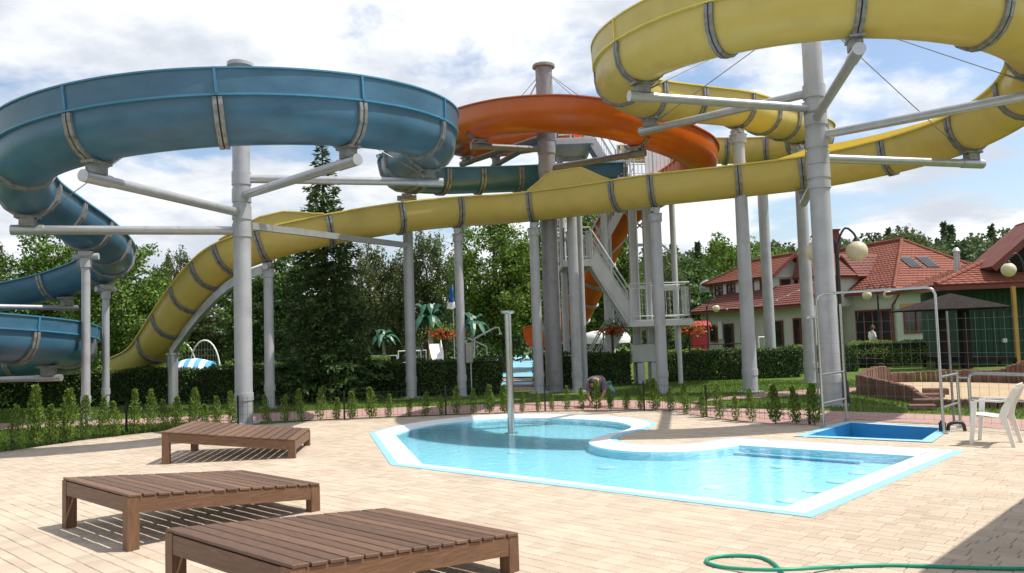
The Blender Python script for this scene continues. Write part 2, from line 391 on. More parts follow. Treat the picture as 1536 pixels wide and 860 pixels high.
def inside(p, poly):
    x, y = p[0], p[1]; c = False; n = len(poly); j = n - 1
    for i in range(n):
        xi, yi = poly[i][0], poly[i][1]; xj, yj = poly[j][0], poly[j][1]
        if (yi > y) != (yj > y) and x < (xj - xi) * (y - yi) / (yj - yi) + xi: c = not c
        j = i
    return c
def offset(poly, d):                              # inward for a counter-clockwise ring
    n = len(poly); out = []
    for i in range(n):
        a, b, c = Vector(poly[i - 1][:2]), Vector(poly[i][:2]), Vector(poly[(i + 1) % n][:2])
        n1 = (b - a).normalized(); n2 = (c - b).normalized()
        n1 = Vector((-n1.y, n1.x)); n2 = Vector((-n2.y, n2.x)); m_ = n1 + n2
        k = max(m_.length_squared / 2, 0.4)
        out.append(tuple(b + m_ * (d / k)))
    return out
def area(p): return sum(p[i - 1][0] * p[i][1] - p[i][0] * p[i - 1][1] for i in range(len(p))) / 2
# ================================================================== SETTING: ground, deck, pool
edge_px = [(-330, 742), (-150, 705), (0, 680), (120, 662), (250, 647), (360, 640), (480, 632), (600, 627), (720, 622), (830, 618), (940, 616), (1000, 617),
           (1050, 626), (1100, 633), (1160, 637), (1225, 639), (1268, 630), (1430, 638), (1536, 646), (1720, 661)]
DECK_EDGE = [G(*p) for p in edge_px]
deck_poly = [(p.x, p.y) for p in DECK_EDGE] + [(17, 12), (17, -6), (-17, -6), (-17, 11)]
if area(deck_poly) < 0: deck_poly.reverse()
sm = [(1101, 657.6), (1076, 660), (1052, 664), (1025, 667), (1000, 668), (965, 667.5), (936, 664), (924.5, 658.5), (936, 652.5), (960, 647), (979, 641.5), (984, 636.5),
      (974, 632), (956, 628.2), (920, 624.8), (874, 622.6), (817, 621.6), (760, 622.2), (705, 625), (663, 629), (630, 633), (601, 638), (575, 644)]
cv, _ = catmull([G(*p) for p in sm], 0.22)
def seg(a, b, n): return [a.lerp(b, i / n) for i in range(n)]
c0, c1, c2, c3 = G(554, 650.5), G(586, 698), G(1217, 777), G(1447, 677)
pool_out = [(p.x, p.y) for p in seg(c0, c1, 6) + seg(c1, c2, 14) + seg(c2, c3, 10) + seg(c3, cv[0], 8) + cv]
if area(pool_out) < 0: pool_out.reverse()
ring1 = offset(pool_out, 0.11); ring2 = offset(pool_out, 0.47)
bath_out = [(p.x, p.y) for p in (G(1190, 655.5), G(1398, 664.5), G(1429, 643), G(1268, 633.5))]
if area(bath_out) < 0: bath_out.reverse()
bath_in = offset(bath_out, 0.16)
structure(sheet('ground', [(-600, -120), (600, -120), (600, 900), (-600, 900)], [deck_poly], -0.02, 'lawn'))
deck = structure(sheet('pool_deck', deck_poly, [offset(pool_out, 0.2), offset(bath_out, 0.05)], -0.03, 'paver_bed'))
# --- pavers, each a block with its own edges; the 300 nearest in view are parts of their own
PA = R_(-43.0); ux, uy = math.cos(PA), math.sin(PA); vx, vy = -uy, ux
def paver_geo(l, w, cham):
    g = 0.004; hx, hy = l / 2 - g / 2, w / 2 - g / 2
    if cham:
        c = 0.005; rings = [(hx, hy, -0.028), (hx, hy, -0.004), (hx - c, hy - c, 0.0)]
    else: rings = [(hx, hy, -0.028), (hx, hy, 0.0)]
    vs_ = [(sx_ * a, sy_ * b, z) for a, b, z in rings for sx_, sy_ in ((-1, -1), (1, -1), (1, 1), (-1, 1))]
    k = len(rings); fs = [(4 * k - 4, 4 * k - 3, 4 * k - 2, 4 * k - 1)]
    for i in range(k - 1):
        for j in range(4): fs.append((4 * i + j, 4 * i + (j + 1) % 4, 4 * i + 4 + (j + 1) % 4, 4 * i + 4 + j))
    return vs_, fs
prng = random.Random(5); pav = []; clip = []
hole1 = offset(pool_out, 0.03); hole2 = offset(bath_out, 0.03)
v = -14.0; row = 0
while v < 22:
    w = (0.16, 0.10, 0.16, 0.13)[row % 4]; row += 1
    u = -22.0 - prng.random() * 0.2
    while u < 20:
        l = prng.choice((0.16, 0.20, 0.20, 0.13, 0.24) if w < 0.16 else (0.16, 0.16, 0.20, 0.12))
        uc, vc = u + l / 2, v + w / 2; u += l
        x, y = ux * uc + vx * vc, uy * uc + vy * vc
        if y < 1.8 or y > 21 or abs(x) > 0.70 * y + 1.6: continue
        if not inside((x, y), deck_poly): continue
        cs = [(x + ux * a * l * 0.5 + vx * b * w * 0.5, y + uy * a * l * 0.5 + vy * b * w * 0.5) for a, b in ((-1, -1), (1, -1), (1, 1), (-1, 1))]
        hit = next((h_ for h_ in (hole1, hole2) if any(inside(c, h_) for c in cs)), None)
        if hit is not None:
            if not all(inside(c, hit) for c in cs): clip.append((cs, hit))
            continue
        pav.append((x, y, l, w))
    v += w
def in_view(x, y):
    d = Vector((x, y, 0)) - O; z = d.dot(fwd); px = 768 + F * d.dot(RT) / z; py = 430 - F * d.dot(UP) / z
    return 0 < px < 1536 and py < 868
pav.sort(key=lambda p: (0 if in_view(p[0], p[1]) else 1, math.hypot(p[0], p[1])))
pm = {}
for i, (x, y, l, w) in enumerate(pav[:300]):
    key = (l, w)
    if key not in pm:
        me = bpy.data.meshes.new('paver'); a, b = paver_geo(l, w, True); me.from_pydata(a, [], b); me.materials.append(M['paver']); pm[key] = me
    o = bpy.data.objects.new('paver', pm[key]); o.parent = deck; col.objects.link(o)
    o.location = (x, y, prng.uniform(-0.002, 0.001)); o.rotation_euler = (prng.uniform(-0.004, 0.004), prng.uniform(-0.004, 0.004), PA)
big = MB()
for (x, y, l, w) in pav[300:]:
    a, b = paver_geo(l, w, y < 9.5); dz = prng.uniform(-0.002, 0.001)
    big.add([(x + ux * p[0] + vx * p[1], y + uy * p[0] + vy * p[1], p[2] + dz) for p in a], b)
def clip_poly(cs, poly):                            # keep the part of a block outside the ring, cut along the nearest ring edge
    cx, cy = sum(c[0] for c in cs) / 4, sum(c[1] for c in cs) / 4; best = None
    for i in range(len(poly)):
        a, b = Vector(poly[i - 1]), Vector(poly[i]); e = b - a; q = max(0, min(1, (Vector((cx, cy)) - a).dot(e) / e.length_squared)); dd = (a + e * q - Vector((cx, cy))).length
        if best is None or dd < best[0]: best = (dd, a, e.normalized())
    a, e = best[1], best[2]; n_ = Vector((e.y, -e.x)); sd = [(Vector(c) - a).dot(n_) for c in cs]; out = []
    for k in range(4):
        if sd[k] >= 0: out.append(cs[k])
        if (sd[k] >= 0) != (sd[k - 3] >= 0):
            f_ = sd[k] / (sd[k] - sd[k - 3]); out.append((cs[k][0] + (cs[k - 3][0] - cs[k][0]) * f_, cs[k][1] + (cs[k - 3][1] - cs[k][1]) * f_))
    return out
for cs, hh_ in clip:
    q = clip_poly(cs, hh_)
    if len(q) > 2 and abs(area(q)) > 0.0008:
        c_ = (sum(p[0] for p in q) / len(q), sum(p[1] for p in q) / len(q)); q = [(p[0] + (c_[0] - p[0]) * 0.02, p[1] + (c_[1] - p[1]) * 0.02) for p in q]; big.prism(q, -0.028, prng.uniform(-0.002, 0.001))
po = big.build('paving_blocks', 'paver', deck); po['kind'] = 'stuff'
kb = MB()
for a, b in zip(DECK_EDGE[:-1], DECK_EDGE[1:]):
    kb.beam(a + Vector((0, 0.02, -0.035)), b + Vector((0, 0.02, -0.035)), 0.07, 0.085)
kb.build('edging_strip', 'kerb', deck)
# --- paths beyond the deck
nearA = [(-330, 690), (-100, 653), (0, 646), (150, 640), (280, 636), (400, 632.5), (480, 629), (600, 624), (720, 619.5), (830, 616), (940, 614), (1000, 615), (1050, 623),
         (1100, 630), (1160, 635), (1225, 637), (1268, 628), (1430, 636), (1536, 644), (1720, 656)]
farA = [(1720, 640), (1536, 629), (1420, 622), (1270, 617), (1236, 616), (1160, 614), (1100, 612), (1040, 606), (980, 600.5), (900, 600), (830, 602), (740, 606), (640, 609.5),
        (540, 613), (440, 617), (300, 624), (150, 630), (0, 635), (-100, 640), (-330, 668)]
pathA = [tuple(G(*p)[:2]) for p in nearA + farA]
structure(sheet('footpath', pathA, [], -0.006, 'pink'))
pathB = [tuple(G(*p)[:2]) for p in [(1040, 604), (1100, 599), (1160, 596), (1236, 591), (1330, 587), (1330, 580), (1236, 583), (1160, 588), (1100, 594), (1040, 602)]]
structure(sheet('footpath', pathB, [], -0.003, 'pink'))
# --- pool
pool = thing('pool_basin', None, None, (sum(p[0] for p in pool_out) / len(pool_out), sum(p[1] for p in pool_out) / len(pool_out), 0)); structure(pool)
def ring_mesh(a, za, b, zb, name, m, drop=0.0):
    mb = MB(); n = len(a)
    vs_ = [(p[0], p[1], za) for p in a] + [(p[0], p[1], zb) for p in b]
    fs = [(i, (i + 1) % n, n + (i + 1) % n, n + i) for i in range(n)]
    if drop:
        vs_ += [(p[0], p[1], za - drop) for p in a]
        fs += [(2 * n + i, 2 * n + (i + 1) % n, (i + 1) % n, i) for i in range(n)]
    mb.add(vs_, fs); return mb.build(name, m, pool)
ring_mesh(pool_out, 0.008, ring1, 0.014, 'outer_edging', 'pool_edge', 0.05)
ring_mesh(ring1, 0.014, ring2, -0.036, 'white_coping', 'pool_white')
fl = offset(ring2, 0.03); FZ = -0.17
ring_mesh(ring2, -0.036, fl, FZ, 'basin_wall', 'pool_floor')
o = sheet('basin_floor', fl, [], FZ, 'pool_floor', pool); o.location = -wloc(pool)
wa = sheet('water', offset(ring2, -0.01), [], -0.052, 'water'); structure(wa)
for (px, py) in ((772, 680), (909, 702), (1071, 732), (1169, 701), (1255, 723), (1288, 710), (1220, 737), (1183, 752)):
    g = G(px, py, FZ); mb = MB(); mb.lathe([(0.13, 0), (0.13, 0.012), (0.11, 0.02), (0.04, 0.022)], (g.x, g.y, FZ), 20)
    mb.build('floor_inlet', 'pool_inlet', pool, 30)
a_, b_ = G(1135, 664, FZ), G(1408, 681, FZ)
dirv = (b_ - a_).normalized(); nin = Vector((dirv.y, -dirv.x, 0))
if nin.y > 0: nin = -nin
for k, (zt, wd) in enumerate(((-0.08, 0.42), (-0.11, 0.92), (-0.14, 1.45))):
    q0, q1 = a_ + dirv * (0.15 - 0.2 * k), b_ - dirv * (0.10 + 0.3 * k)
    off = nin * wd; back = -nin * 0.2
    poly = [tuple((q0 + back)[:2]), tuple((q1 + back)[:2]), tuple((q1 + off)[:2]), tuple((q0 + off)[:2])]
    if area(poly) < 0: poly.reverse()
    mb = MB(); mb.prism(poly, FZ + 0.004, zt - k * 0.001); st = mb.build('step', 'pool_floor', pool)
    mb = MB(); mb.beam(q0 + off + nin * 0.012 + Vector((0, 0, zt - FZ - 0.01)), q1 + off + nin * 0.012 + Vector((0, 0, zt - FZ - 0.01)), 0.07, 0.024)
    mb.build('step_nosing', 'pool_line', st)
# --- foot bath beside the pool
bath = thing('foot_bath', None, None, (sum(p[0] for p in bath_out) / 4, sum(p[1] for p in bath_out) / 4, 0)); structure(bath)
def ring_b(a, za, b, zb, name, m):
    mb = MB(); n = len(a); mb.add([(p[0], p[1], za) for p in a] + [(p[0], p[1], zb) for p in b], [(i, (i + 1) % n, n + (i + 1) % n, n + i) for i in range(n)])
    return mb.build(name, m, bath)
ring_b(bath_out, 0.012, bath_in, 0.016, 'painted_rim', 'pool_edge'); ring_b(bath_in, 0.016, bath_in, -0.40, 'basin_wall', 'bath_blue')
sheet('basin_floor', bath_in, [], -0.40, 'bath_blue', bath).location = -wloc(bath)
bw = sheet('bath_water', offset(bath_in, 0.004), [], -0.345, 'water'); structure(bw)
# --- stainless mushroom shower in the pool
g = G(767, 641.5, -0.05); zt = at(765, 466, g.y).z
t = thing('water_mushroom', 'stainless steel water mushroom pole with flat cap standing in the pool', 'pool fountain', (g.x, g.y, FZ))
mb = MB(); mb.lathe([(0.14, FZ), (0.14, FZ + 0.02), (0.072, FZ + 0.021), (0.072, zt - 0.07)], (g.x, g.y, 0), 24); mb.build('pole', 'inox', t, 30)
mb = MB(); mb.lathe([(0.072, zt - 0.075), (0.13, zt - 0.065), (0.148, zt - 0.045), (0.148, zt - 0.015), (0.12, zt), (0.02, zt + 0.004)], (g.x, g.y, 0), 28); mb.build('cap', 'inox', t, 40)

# ================================================================== SLIDES
def section(r, rim, th=0.03, lip=0.075):
    out = [(-(r + lip), rim), (-(r + lip), rim - 0.035), (-(r + 0.006), rim - 0.04), (-r, rim * 0.5 + r * 0.5)]
    out += [(-r * math.cos(math.pi * k / 14), r - r * math.sin(math.pi * k / 14)) for k in range(0, 15)]
    out += [(r, rim * 0.5 + r * 0.5), (r + 0.006, rim - 0.04), (r + lip, rim - 0.035), (r + lip, rim)]
    ri = r - th
    inn = [(ri, rim)] + [(ri * math.cos(math.pi * k / 12), r - ri * math.sin(math.pi * k / 12)) for k in range(0, 13)] + [(-ri, rim)]
    return out, inn
class Slide:
    def __init__(s, name, label, pts, c, r=0.58, rim=0.85):
        s.P, s.idx = catmull(pts, 0.22); s.r, s.rim, s.c = r, rim, c
        s.S = [0.0]
        for a, b in zip(s.P[:-1], s.P[1:]): s.S.append(s.S[-1] + (b - a).length)
        n = len(s.P); s.fr = []
        for i in range(n):
            T = (s.P[min(i + 1, n - 1)] - s.P[max(i - 1, 0)]).normalized()
            sd = T.cross(Vector((0, 0, 1))).normalized(); s.fr.append((T, sd, sd.cross(T)))
        s.t = thing(name, label, 'water slide', (s.P[-1].x, s.P[-1].y, 0))
    def sA(s, ci):                                 # arclength of (fractional) control point
        i = int(ci); f_ = ci - i; a = s.S[s.idx[i]]
        return a if f_ == 0 else a + f_ * (s.S[s.idx[i + 1]] - a)
    def frame(s, q):
        q = min(max(q, 0), s.S[-1] - 1e-6); i = int(np.searchsorted(s.S, q, side='right')) - 1; f_ = (q - s.S[i]) / (s.S[i + 1] - s.S[i])
        L = lambda k: s.fr[i][k].lerp(s.fr[i + 1][k], f_).normalized()
        return s.P[i].lerp(s.P[i + 1], f_), L(0), L(1), L(2)
    def stations(s, a, b, step=0.24):
        n = max(1, int(round((b - a) / step))); return [a + (b - a) * i / n for i in range(n + 1)]
    def bands(s, hints, target):
        h = sorted(s.sA(x) for x in hints); out = [h[0]]
        for a, b in zip(h[:-1], h[1:]):
            n = max(1, int(round((b - a) / target))); out += [a + (b - a) * k / n for k in range(1, n + 1)]
        s.B = out; return out
    def shell(s):
        out, inn = section(s.r, s.rim); prof = out + inn; k = len(prof); no = len(out); c = s.c
        cuts = [0.0] + [b for b in s.B if 0.3 < b < s.S[-1] - 0.3] + [s.S[-1]]
        for a, b in zip(cuts[:-1], cuts[1:]):
            mb = MB(); st = s.stations(a, b); vs_ = []; fs = []; ms = []
            for q in st:
                p, T, sd, u = s.frame(q); vs_ += [p + sd * x + u * y for x, y in prof]
            for i in range(len(st) - 1):
                for j in range(k):
                    fs.append((i * k + j, i * k + (j + 1) % k, (i + 1) * k + (j + 1) % k, (i + 1) * k + j))
                    ms.append(2 if j in (0, 1, no - 2, no - 3, no - 1, k - 1) else (0 if j < no - 1 else 1))
            mb.add(vs_, fs); mb.m = ms
            mb.build('channel_section', [c, c + '_in', c + '_lip'], s.t, 35)
    def straps(s, m='band', partial=None, w=0.085):
        for bi, q in enumerate(s.B):
            n = 8; r0, r1 = s.r + 0.004, s.r + 0.062
            def ringp(rad, hh): return [(-rad, hh)] + [(-rad * math.cos(math.pi * k / n), s.r - rad * math.sin(math.pi * k / n)) for k in range(n + 1)] + [(rad, hh)]
            A, Bq = ringp(r0, s.rim - 0.045), ringp(r1, s.rim - 0.05)
            if partial: A = A[partial:-partial]; Bq = Bq[partial:-partial]
            mb = MB()
            for d0, d1, mi, ex in ((-w, -0.014, 0, 0), (0.014, w, 0, 0), (-0.014, 0.014, 1, -0.012)):
                vs_ = []
                for dq in (d0, d1):
                    p, T, sd, u = s.frame(q); p = p + T * dq
                    for (x, y), (x2, y2) in zip(A, Bq):
                        vs_.append(p + sd * x + u * y)
                        f_ = 1.0 if ex == 0 else 0.75
                        vs_.append(p + sd * (x + (x2 - x) * f_) + u * (y + (y2 - y) * f_))
                k = len(A); fs = []
                for j in range(k - 1):
                    a, b2, c_, d_ = 2 * j, 2 * j + 1, 2 * j + 2, 2 * j + 3; oo = 2 * k
                    fs += [(b2, d_, oo + d_, oo + b2), (a, b2, d_, c_)[::-1], (oo + a, oo + b2, oo + d_, oo + c_)]
                mb.add(vs_, fs, mi)
            mb.build('flange_band', [m, 'seal'], s.t)
    def guard(s, c0_, c1_, side, h, taper=1.0, ribs=True):
        a, b = s.sA(c0_), s.sA(c1_); cuts = [a] + [q for q in s.B if a + 0.15 < q < b - 0.15] + [b]
        x0 = side * (s.r + 0.035)
        hh = lambda q: h * min(1.0, (0.02 + (q - a) / taper) if taper else 1, (0.02 + (b - q) / taper) if taper else 1)
        for qa, qb in zip(cuts[:-1], cuts[1:]):
            st = s.stations(qa, qb); st += [q for q in (a + taper, b - taper) if qa < q < qb]; st.sort(); vs_ = []; fs = []
            for q in st:
                p, T, sd, u = s.frame(q); z = max(hh(q), 0.03)
                prof = [(x0, s.rim + 0.002), (x0 + side * 0.02, s.rim + 0.002), (x0 + side * 0.035, s.rim + z - 0.03), (x0 + side * 0.065, s.rim + z - 0.03), (x0 + side * 0.065, s.rim + z), (x0 + side * 0.008, s.rim + z)]
                vs_ += [p + sd * x + u * y for x, y in prof]
            k = 6; ms = []
            for i in range(len(st) - 1):
                for j in range(k):
                    f_ = (i * k + j, i * k + (j + 1) % k, (i + 1) * k + (j + 1) % k, (i + 1) * k + j); fs.append(f_ if side > 0 else f_[::-1])
                    ms.append(1 if j == 5 else (2 if j in (2, 3, 4) else 0))
            mb = MB(); mb.add(vs_, fs); mb.m = ms; g_ = mb.build('splash_guard', [s.c, s.c + '_in', s.c + '_lip'], s.t, 35)
            if ribs and qb < b - 0.1:
                p, T, sd, u = s.frame(qb); z = hh(qb); mb = MB()
                mb.beam(p + sd * (x0 + side * 0.03) + u * s.rim, p + sd * (x0 + side * 0.045) + u * (s.rim + z), 0.045, 0.05, 0, tuple(sd)); mb.build('guard_rib', s.c + '_lip', g_)
def circ(C, R, th, z): return (C[0] + R * math.cos(R_(th)), C[1] + R * math.sin(R_(th)), z)
BC = (-6.25, 18.52); YC = (7.18, 18.34); OC = (1.27, 25.88); B2 = (-16.0, 19.9); RH = 4.45
zb = lambda th: 5.99 + 0.0068 * (th - 15)
pb = [(3.9, 27.9, 6.9), (2.0, 27.35, 6.8), (0.3, 26.9, 6.68), (-1.0, 26.4, 6.58), (-2.2, 25.8, 6.48), (-3.0, 24.95, 6.4), (-3.25, 23.8, 6.3), (-2.95, 22.3, 6.2)]
pb += [circ(BC, RH, th, zb(th)) for th in range(30, -166, -15)]
nb1 = len(pb) - 1
pb += [(-10.74, 18.8, 4.58), (-10.82, 20.2, 4.33), (-11.08, 21.7, 4.08), (-11.5, 22.9, 3.88), (-12.2, 23.75, 3.72), (-13.5, 24.25, 3.42), (-14.8, 24.38, 3.18)]
nb2 = len(pb)
pb += [circ(B2, RH, th, 2.98 - 0.0057 * (th - 90)) for th in range(90, 451, 15)]
pb += [(-17.2, 24.6, 0.75), (-19.5, 24.9, 0.5)]
blue = Slide('blue_water_slide', 'weathered blue open water slide winding round the left column and down past the hedge', pb, 'blue', 0.58, 0.77)
ith = lambda th: 8 + (30 - th) / 15.0
blue.bands([0, 2, 3, 5, 6.2, ith(15), ith(-15), ith(-45), ith(-75), ith(-105), ith(-135), ith(-165), nb1 + 2, nb1 + 3.2, nb1 + 5, nb2 + 0, nb2 + 6, nb2 + 12, nb2 + 18, nb2 + 24, nb2 + 26], 1.35)
keep = []
for q in blue.B:                                  # circles carry a band every 30 degrees only
    keep.append(q)
hb = [blue.sA(x) for x in [0, 1, 2, 3, 4, 5, 5.6, 6.5, 7.3] + [ith(t_) for t_ in (15, -15, -45, -75, -105, -135, -165)] + [nb1 + 1, nb1 + 2, nb1 + 3, nb1 + 4, nb1 + 5, nb1 + 6.3] + [nb2 + k for k in range(1, 26, 2)]]
blue.B = hb
blue.shell(); blue.straps()
blue.guard(3.2, 7.0, 1, 0.22, 1.2, False)
blue.guard(7.2, nb1 + 0.6, -1, 0.46, 1.6)
blue.guard(nb1 + 3.6, nb2 + 2, 1, 0.22, 1.0, False)
blue.guard(nb2 + 2, nb2 + 24, 1, 0.32, 1.2)
zt_y = [(138, 7.56), (198, 7.17), (258, 6.92), (318, 6.52), (376, 6.0), (434, 5.68)]
def zy(th): return float(np.interp(th, [a for a, b in zt_y], [b for a, b in zt_y]))
py = [(4.4, 30.3, 8.3), (6.5, 30.4, 8.22), (8.3, 30.3, 8.12), (9.6, 30.05, 8.05), (10.6, 29.4, 7.98), (10.95, 28.4, 7.92), (10.6, 27.2, 7.86), (9.55, 25.95, 7.8), (8.2, 24.5, 7.72), (6.75, 23.0, 7.66), (5.2, 22.1, 7.61)]
ny0 = len(py)
py += [circ(YC, RH, th, zy(th)) for th in (138, 150, 168, 183, 198, 213, 228, 243, 258, 273, 288, 303, 318, 333, 348, 362, 376, 390, 404, 419, 434)]
ny1 = len(py) - 1
py += [(6.5, 23.15, 5.6), (4.31, 23.55, 5.5), (2.6, 24.5, 5.46), (0.75, 25.3, 5.42), (-0.5, 25.2, 5.34), (-1.63, 24.75, 5.24), (-3.3, 24.0, 5.0), (-5.2, 23.2, 4.6), (-6.94, 22.75, 4.15), (-8.0, 22.95, 3.8), (-9.0, 23.6, 3.2), (-10.0, 24.45, 2.45), (-11.1, 25.5, 1.55), (-12.1, 26.6, 0.95), (-13.4, 27.9, 0.62)]
yel = Slide('yellow_water_slide', 'long yellow open water slide circling the right column and crossing the whole view', py, 'yellow', 0.58, 0.86)
iy = lambda th: ny0 + (138, 150, 168, 183, 198, 213, 228, 243, 258, 273, 288, 303, 318, 333, 348, 362, 376, 390, 404, 419, 434).index(th)
yel.B = [yel.sA(x) for x in [0, 1, 2, 3.2, 4.2, 5.3, 6.4, 7, 7.6, 8.3, 9, 10, ny0, iy(168), iy(198), ny0 + 6, iy(258), iy(288), iy(318), iy(348), iy(376), ny0 + 18, ny1, ny1 + 0.9, ny1 + 2, ny1 + 2.55, ny1 + 4, ny1 + 6, ny1 + 7, ny1 + 8, ny1 + 9, ny1 + 9.9, ny1 + 10.6, ny1 + 11.5, ny1 + 12.4, ny1 + 13.3]]
yel.shell(); yel.straps()
yel.guard(ny0 - 1, ny1 + 0.9, 1, 0.46, 2.2)
yel.guard(ny1 + 2.55, ny1 + 4.02, -1, 0.52, 0.95, False)
yel.guard(ny1 + 8.05, ny1 + 9.7, -1, 0.32, 1.0, False)
porg = [(2.6, 29.2, 8.85), (1.2, 29.9, 8.75), (-0.5, 30.2, 8.64), (-1.5, 29.7, 8.55), (-1.95, 28.4, 8.43), (-1.75, 26.8, 8.28), (-0.9, 25.2, 8.1), (0.2, 24.0, 7.93), (1.5, 23.35, 7.76), (2.9, 23.5, 7.6), (4.0, 24.1, 7.45),
        (5.2, 24.9, 7.25), (6.15, 25.9, 7.05), (6.5, 27.1, 6.85), (6.1, 28.5, 6.6), (5.2, 29.7, 6.2), (4.4, 30.4, 5.6), (3.95, 31.0, 4.7), (3.5, 31.6, 3.55), (3.05, 32.1, 2.55), (2.5, 32.7, 1.78), (1.8, 33.4, 1.4), (0.9, 34.2, 1.2)]
org = Slide('orange_water_slide', 'orange open water slide looping round the dark centre column behind the tower', porg, 'orange', 0.60, 0.96)
org.B = [org.sA(x) for x in (0, 1, 2, 4, 6, 10)]
org.straps('band', 3, 0.06)
org.B = [org.sA(x) for x in (17.3, 18, 18.7, 19.4, 20.2, 21)]
org.straps('arm', None, 0.05)
org.B = [org.sA(x) for x in range(1, 21)]
org.shell()
# ------------------------------------------------------------------ columns with arms
def column(name, label, x, y, zt, r, m='column', arms=(), cap=None, ties=(), z0=-0.02, group=None, taper=1.0, armm='arm', armr=0.1, collars=(), saddle=None):
    t = thing(name, label, 'support column', (x, y, z0), 0, group)
    mb = MB(); mb.lathe([(r * 1.0, 0), (r, 0.5), (r * (1 + taper) / 2, (zt - z0) * 0.5), (r * taper, zt - z0)], (x, y, z0), 28); mb.build('post', m, t, 40)
    mb = MB(); mb.lathe([(r + 0.16, 0.0), (r + 0.16, 0.03), (r + 0.02, 0.032), (r + 0.02, 0.05)], (x, y, z0), 28); mb.build('base_plate', m, t, 40)
    for zc_ in collars:
        mb = MB(); mb.lathe([(r + 0.001, -0.09), (r + 0.018, -0.088), (r + 0.018, 0.088), (r + 0.001, 0.09)], (x, y, zc_), 28); mb.build('collar', m, t, 40)
    for (tx, ty, tz, sz) in arms:
        d = Vector((tx - x, ty - y, 0)); L = d.length; d.normalize(); a = Vector((x, y, tz)) + d * (r * 0.9); b = Vector((tx, ty, tz)) + d * 0.32
        mb = MB(); mb.tube([a, b], armr, 14); m1 = a.lerp(b, 0.86); mb.tube([m1, b + d * 0.004], armr * 1.15, 14); arm = mb.build('arm', armm, t, 40)
        mb = MB(); mb.lathe([(r + 0.001, -0.16), (r + 0.02, -0.155), (r + 0.02, 0.155), (r + 0.001, 0.16)], (x, y, tz), 28); mb.build('collar', m, t, 40)
        mb = MB(); c = Vector((tx, ty, 0)); mb.beam(Vector((tx, ty, tz + armr * 0.8)), Vector((tx, ty, sz)), 0.22, 0.3, 0, tuple(d))
        mb.beam(c + Vector((0, 0, sz - 0.035)) - d * 0.24, c + Vector((0, 0, sz - 0.035)) + d * 0.24, 0.26, 0.05); mb.build('saddle', 'band', arm)
    if cap:
        mb = MB(); mb.lathe([(r * taper, -0.05), (cap, -0.02), (cap, 0.06), (cap * 0.9, 0.09), (0.05, 0.10)], (x, y, zt), 28); mb.build('cap', m, t, 40)
    if saddle:
        mb = MB(); mb.lathe([(r + 0.002, -0.25), (r + 0.03, -0.24), (r + 0.03, -0.02), (r + 0.05, 0.0)], (x, y, zt), 20); mb.build('collar', m, t, 40)
        mb = MB(); mb.tube([(x - 0.3 * math.cos(saddle), y - 0.3 * math.sin(saddle), zt + 0.04), (x + 0.3 * math.cos(saddle), y + 0.3 * math.sin(saddle), zt + 0.04)], 0.085, 12)
        mb.box((x, y, zt + 0.11), (0.3, 0.24, 0.12), saddle); mb.build('saddle', m, t, 40)
    for p, q in ties:
        p, q = Vector(p), Vector(q); mb = MB(); mb.tube([p, q], 0.011, 6); k1 = q.lerp(p, 0.03); k2 = q.lerp(p, 0.14); mb.tube([k1, k2], 0.022, 6); mb.build('tie_rod', 'cable', t)
    return t
def armset(C, R, lst): return [(*circ(C, R, th, 0)[:2], z - 0.22 - 0.1, z - 0.005) for th, z in lst]
ba = armset(BC, RH, [(15, zb(15)), (-45, zb(-45)), (-105, zb(-105)), (-165, zb(-165))])
column('slide_support', 'grey steel column inside the blue coil, behind the rear brown bed', BC[0], BC[1], 8.36, 0.20, arms=ba, cap=0.3, collars=(5.6, 4.9, 0.6),
       ties=[((BC[0], BC[1], 8.2), (a[0], a[1], a[2] + 0.1)) for a in ba])
ya = armset(YC, RH, zt_y)
column('slide_support', 'thick grey column at right carrying six arms under the yellow coil', YC[0], YC[1], 9.4, 0.235, arms=ya, cap=0.34, collars=(5.05, 6.0, 0.6), taper=0.92,
       ties=[((YC[0], YC[1], 9.2), (a[0], a[1], a[2] + 0.1)) for a in ya])
oa_ = [(-1.55, 29.5, 8.3, 8.53), (-0.45, 29.95, 8.28, 8.62), (-0.85, 25.15, 7.85, 8.08), (3.9, 24.15, 7.22, 7.44)]
column('slide_support', 'dark weathered centre column with flared top and cables, tallest of all', OC[0], OC[1], 10.6, 0.275, 'column_old', arms=oa_, cap=0.37, armm='arm_dark', collars=(5.4,),
       ties=[((OC[0], OC[1], 10.5), (a[0], a[1], a[2] + 0.1)) for a in oa_] + [((OC[0], OC[1], 10.5), (2.6, 23.6, 8.6)), ((OC[0], OC[1], 10.5), (0.0, 29.9, 9.4))])
b2a = [(-13.5, 24.2, 3.08, 3.41)] + armset(B2, RH, [(150, 2.62), (270, 1.95), (0, 1.44), (330, 1.61)])
column('slide_support', 'grey column left of the frame carrying arms for the low blue coil', B2[0], B2[1], 5.2, 0.2, arms=b2a, cap=0.3, armr=0.075)
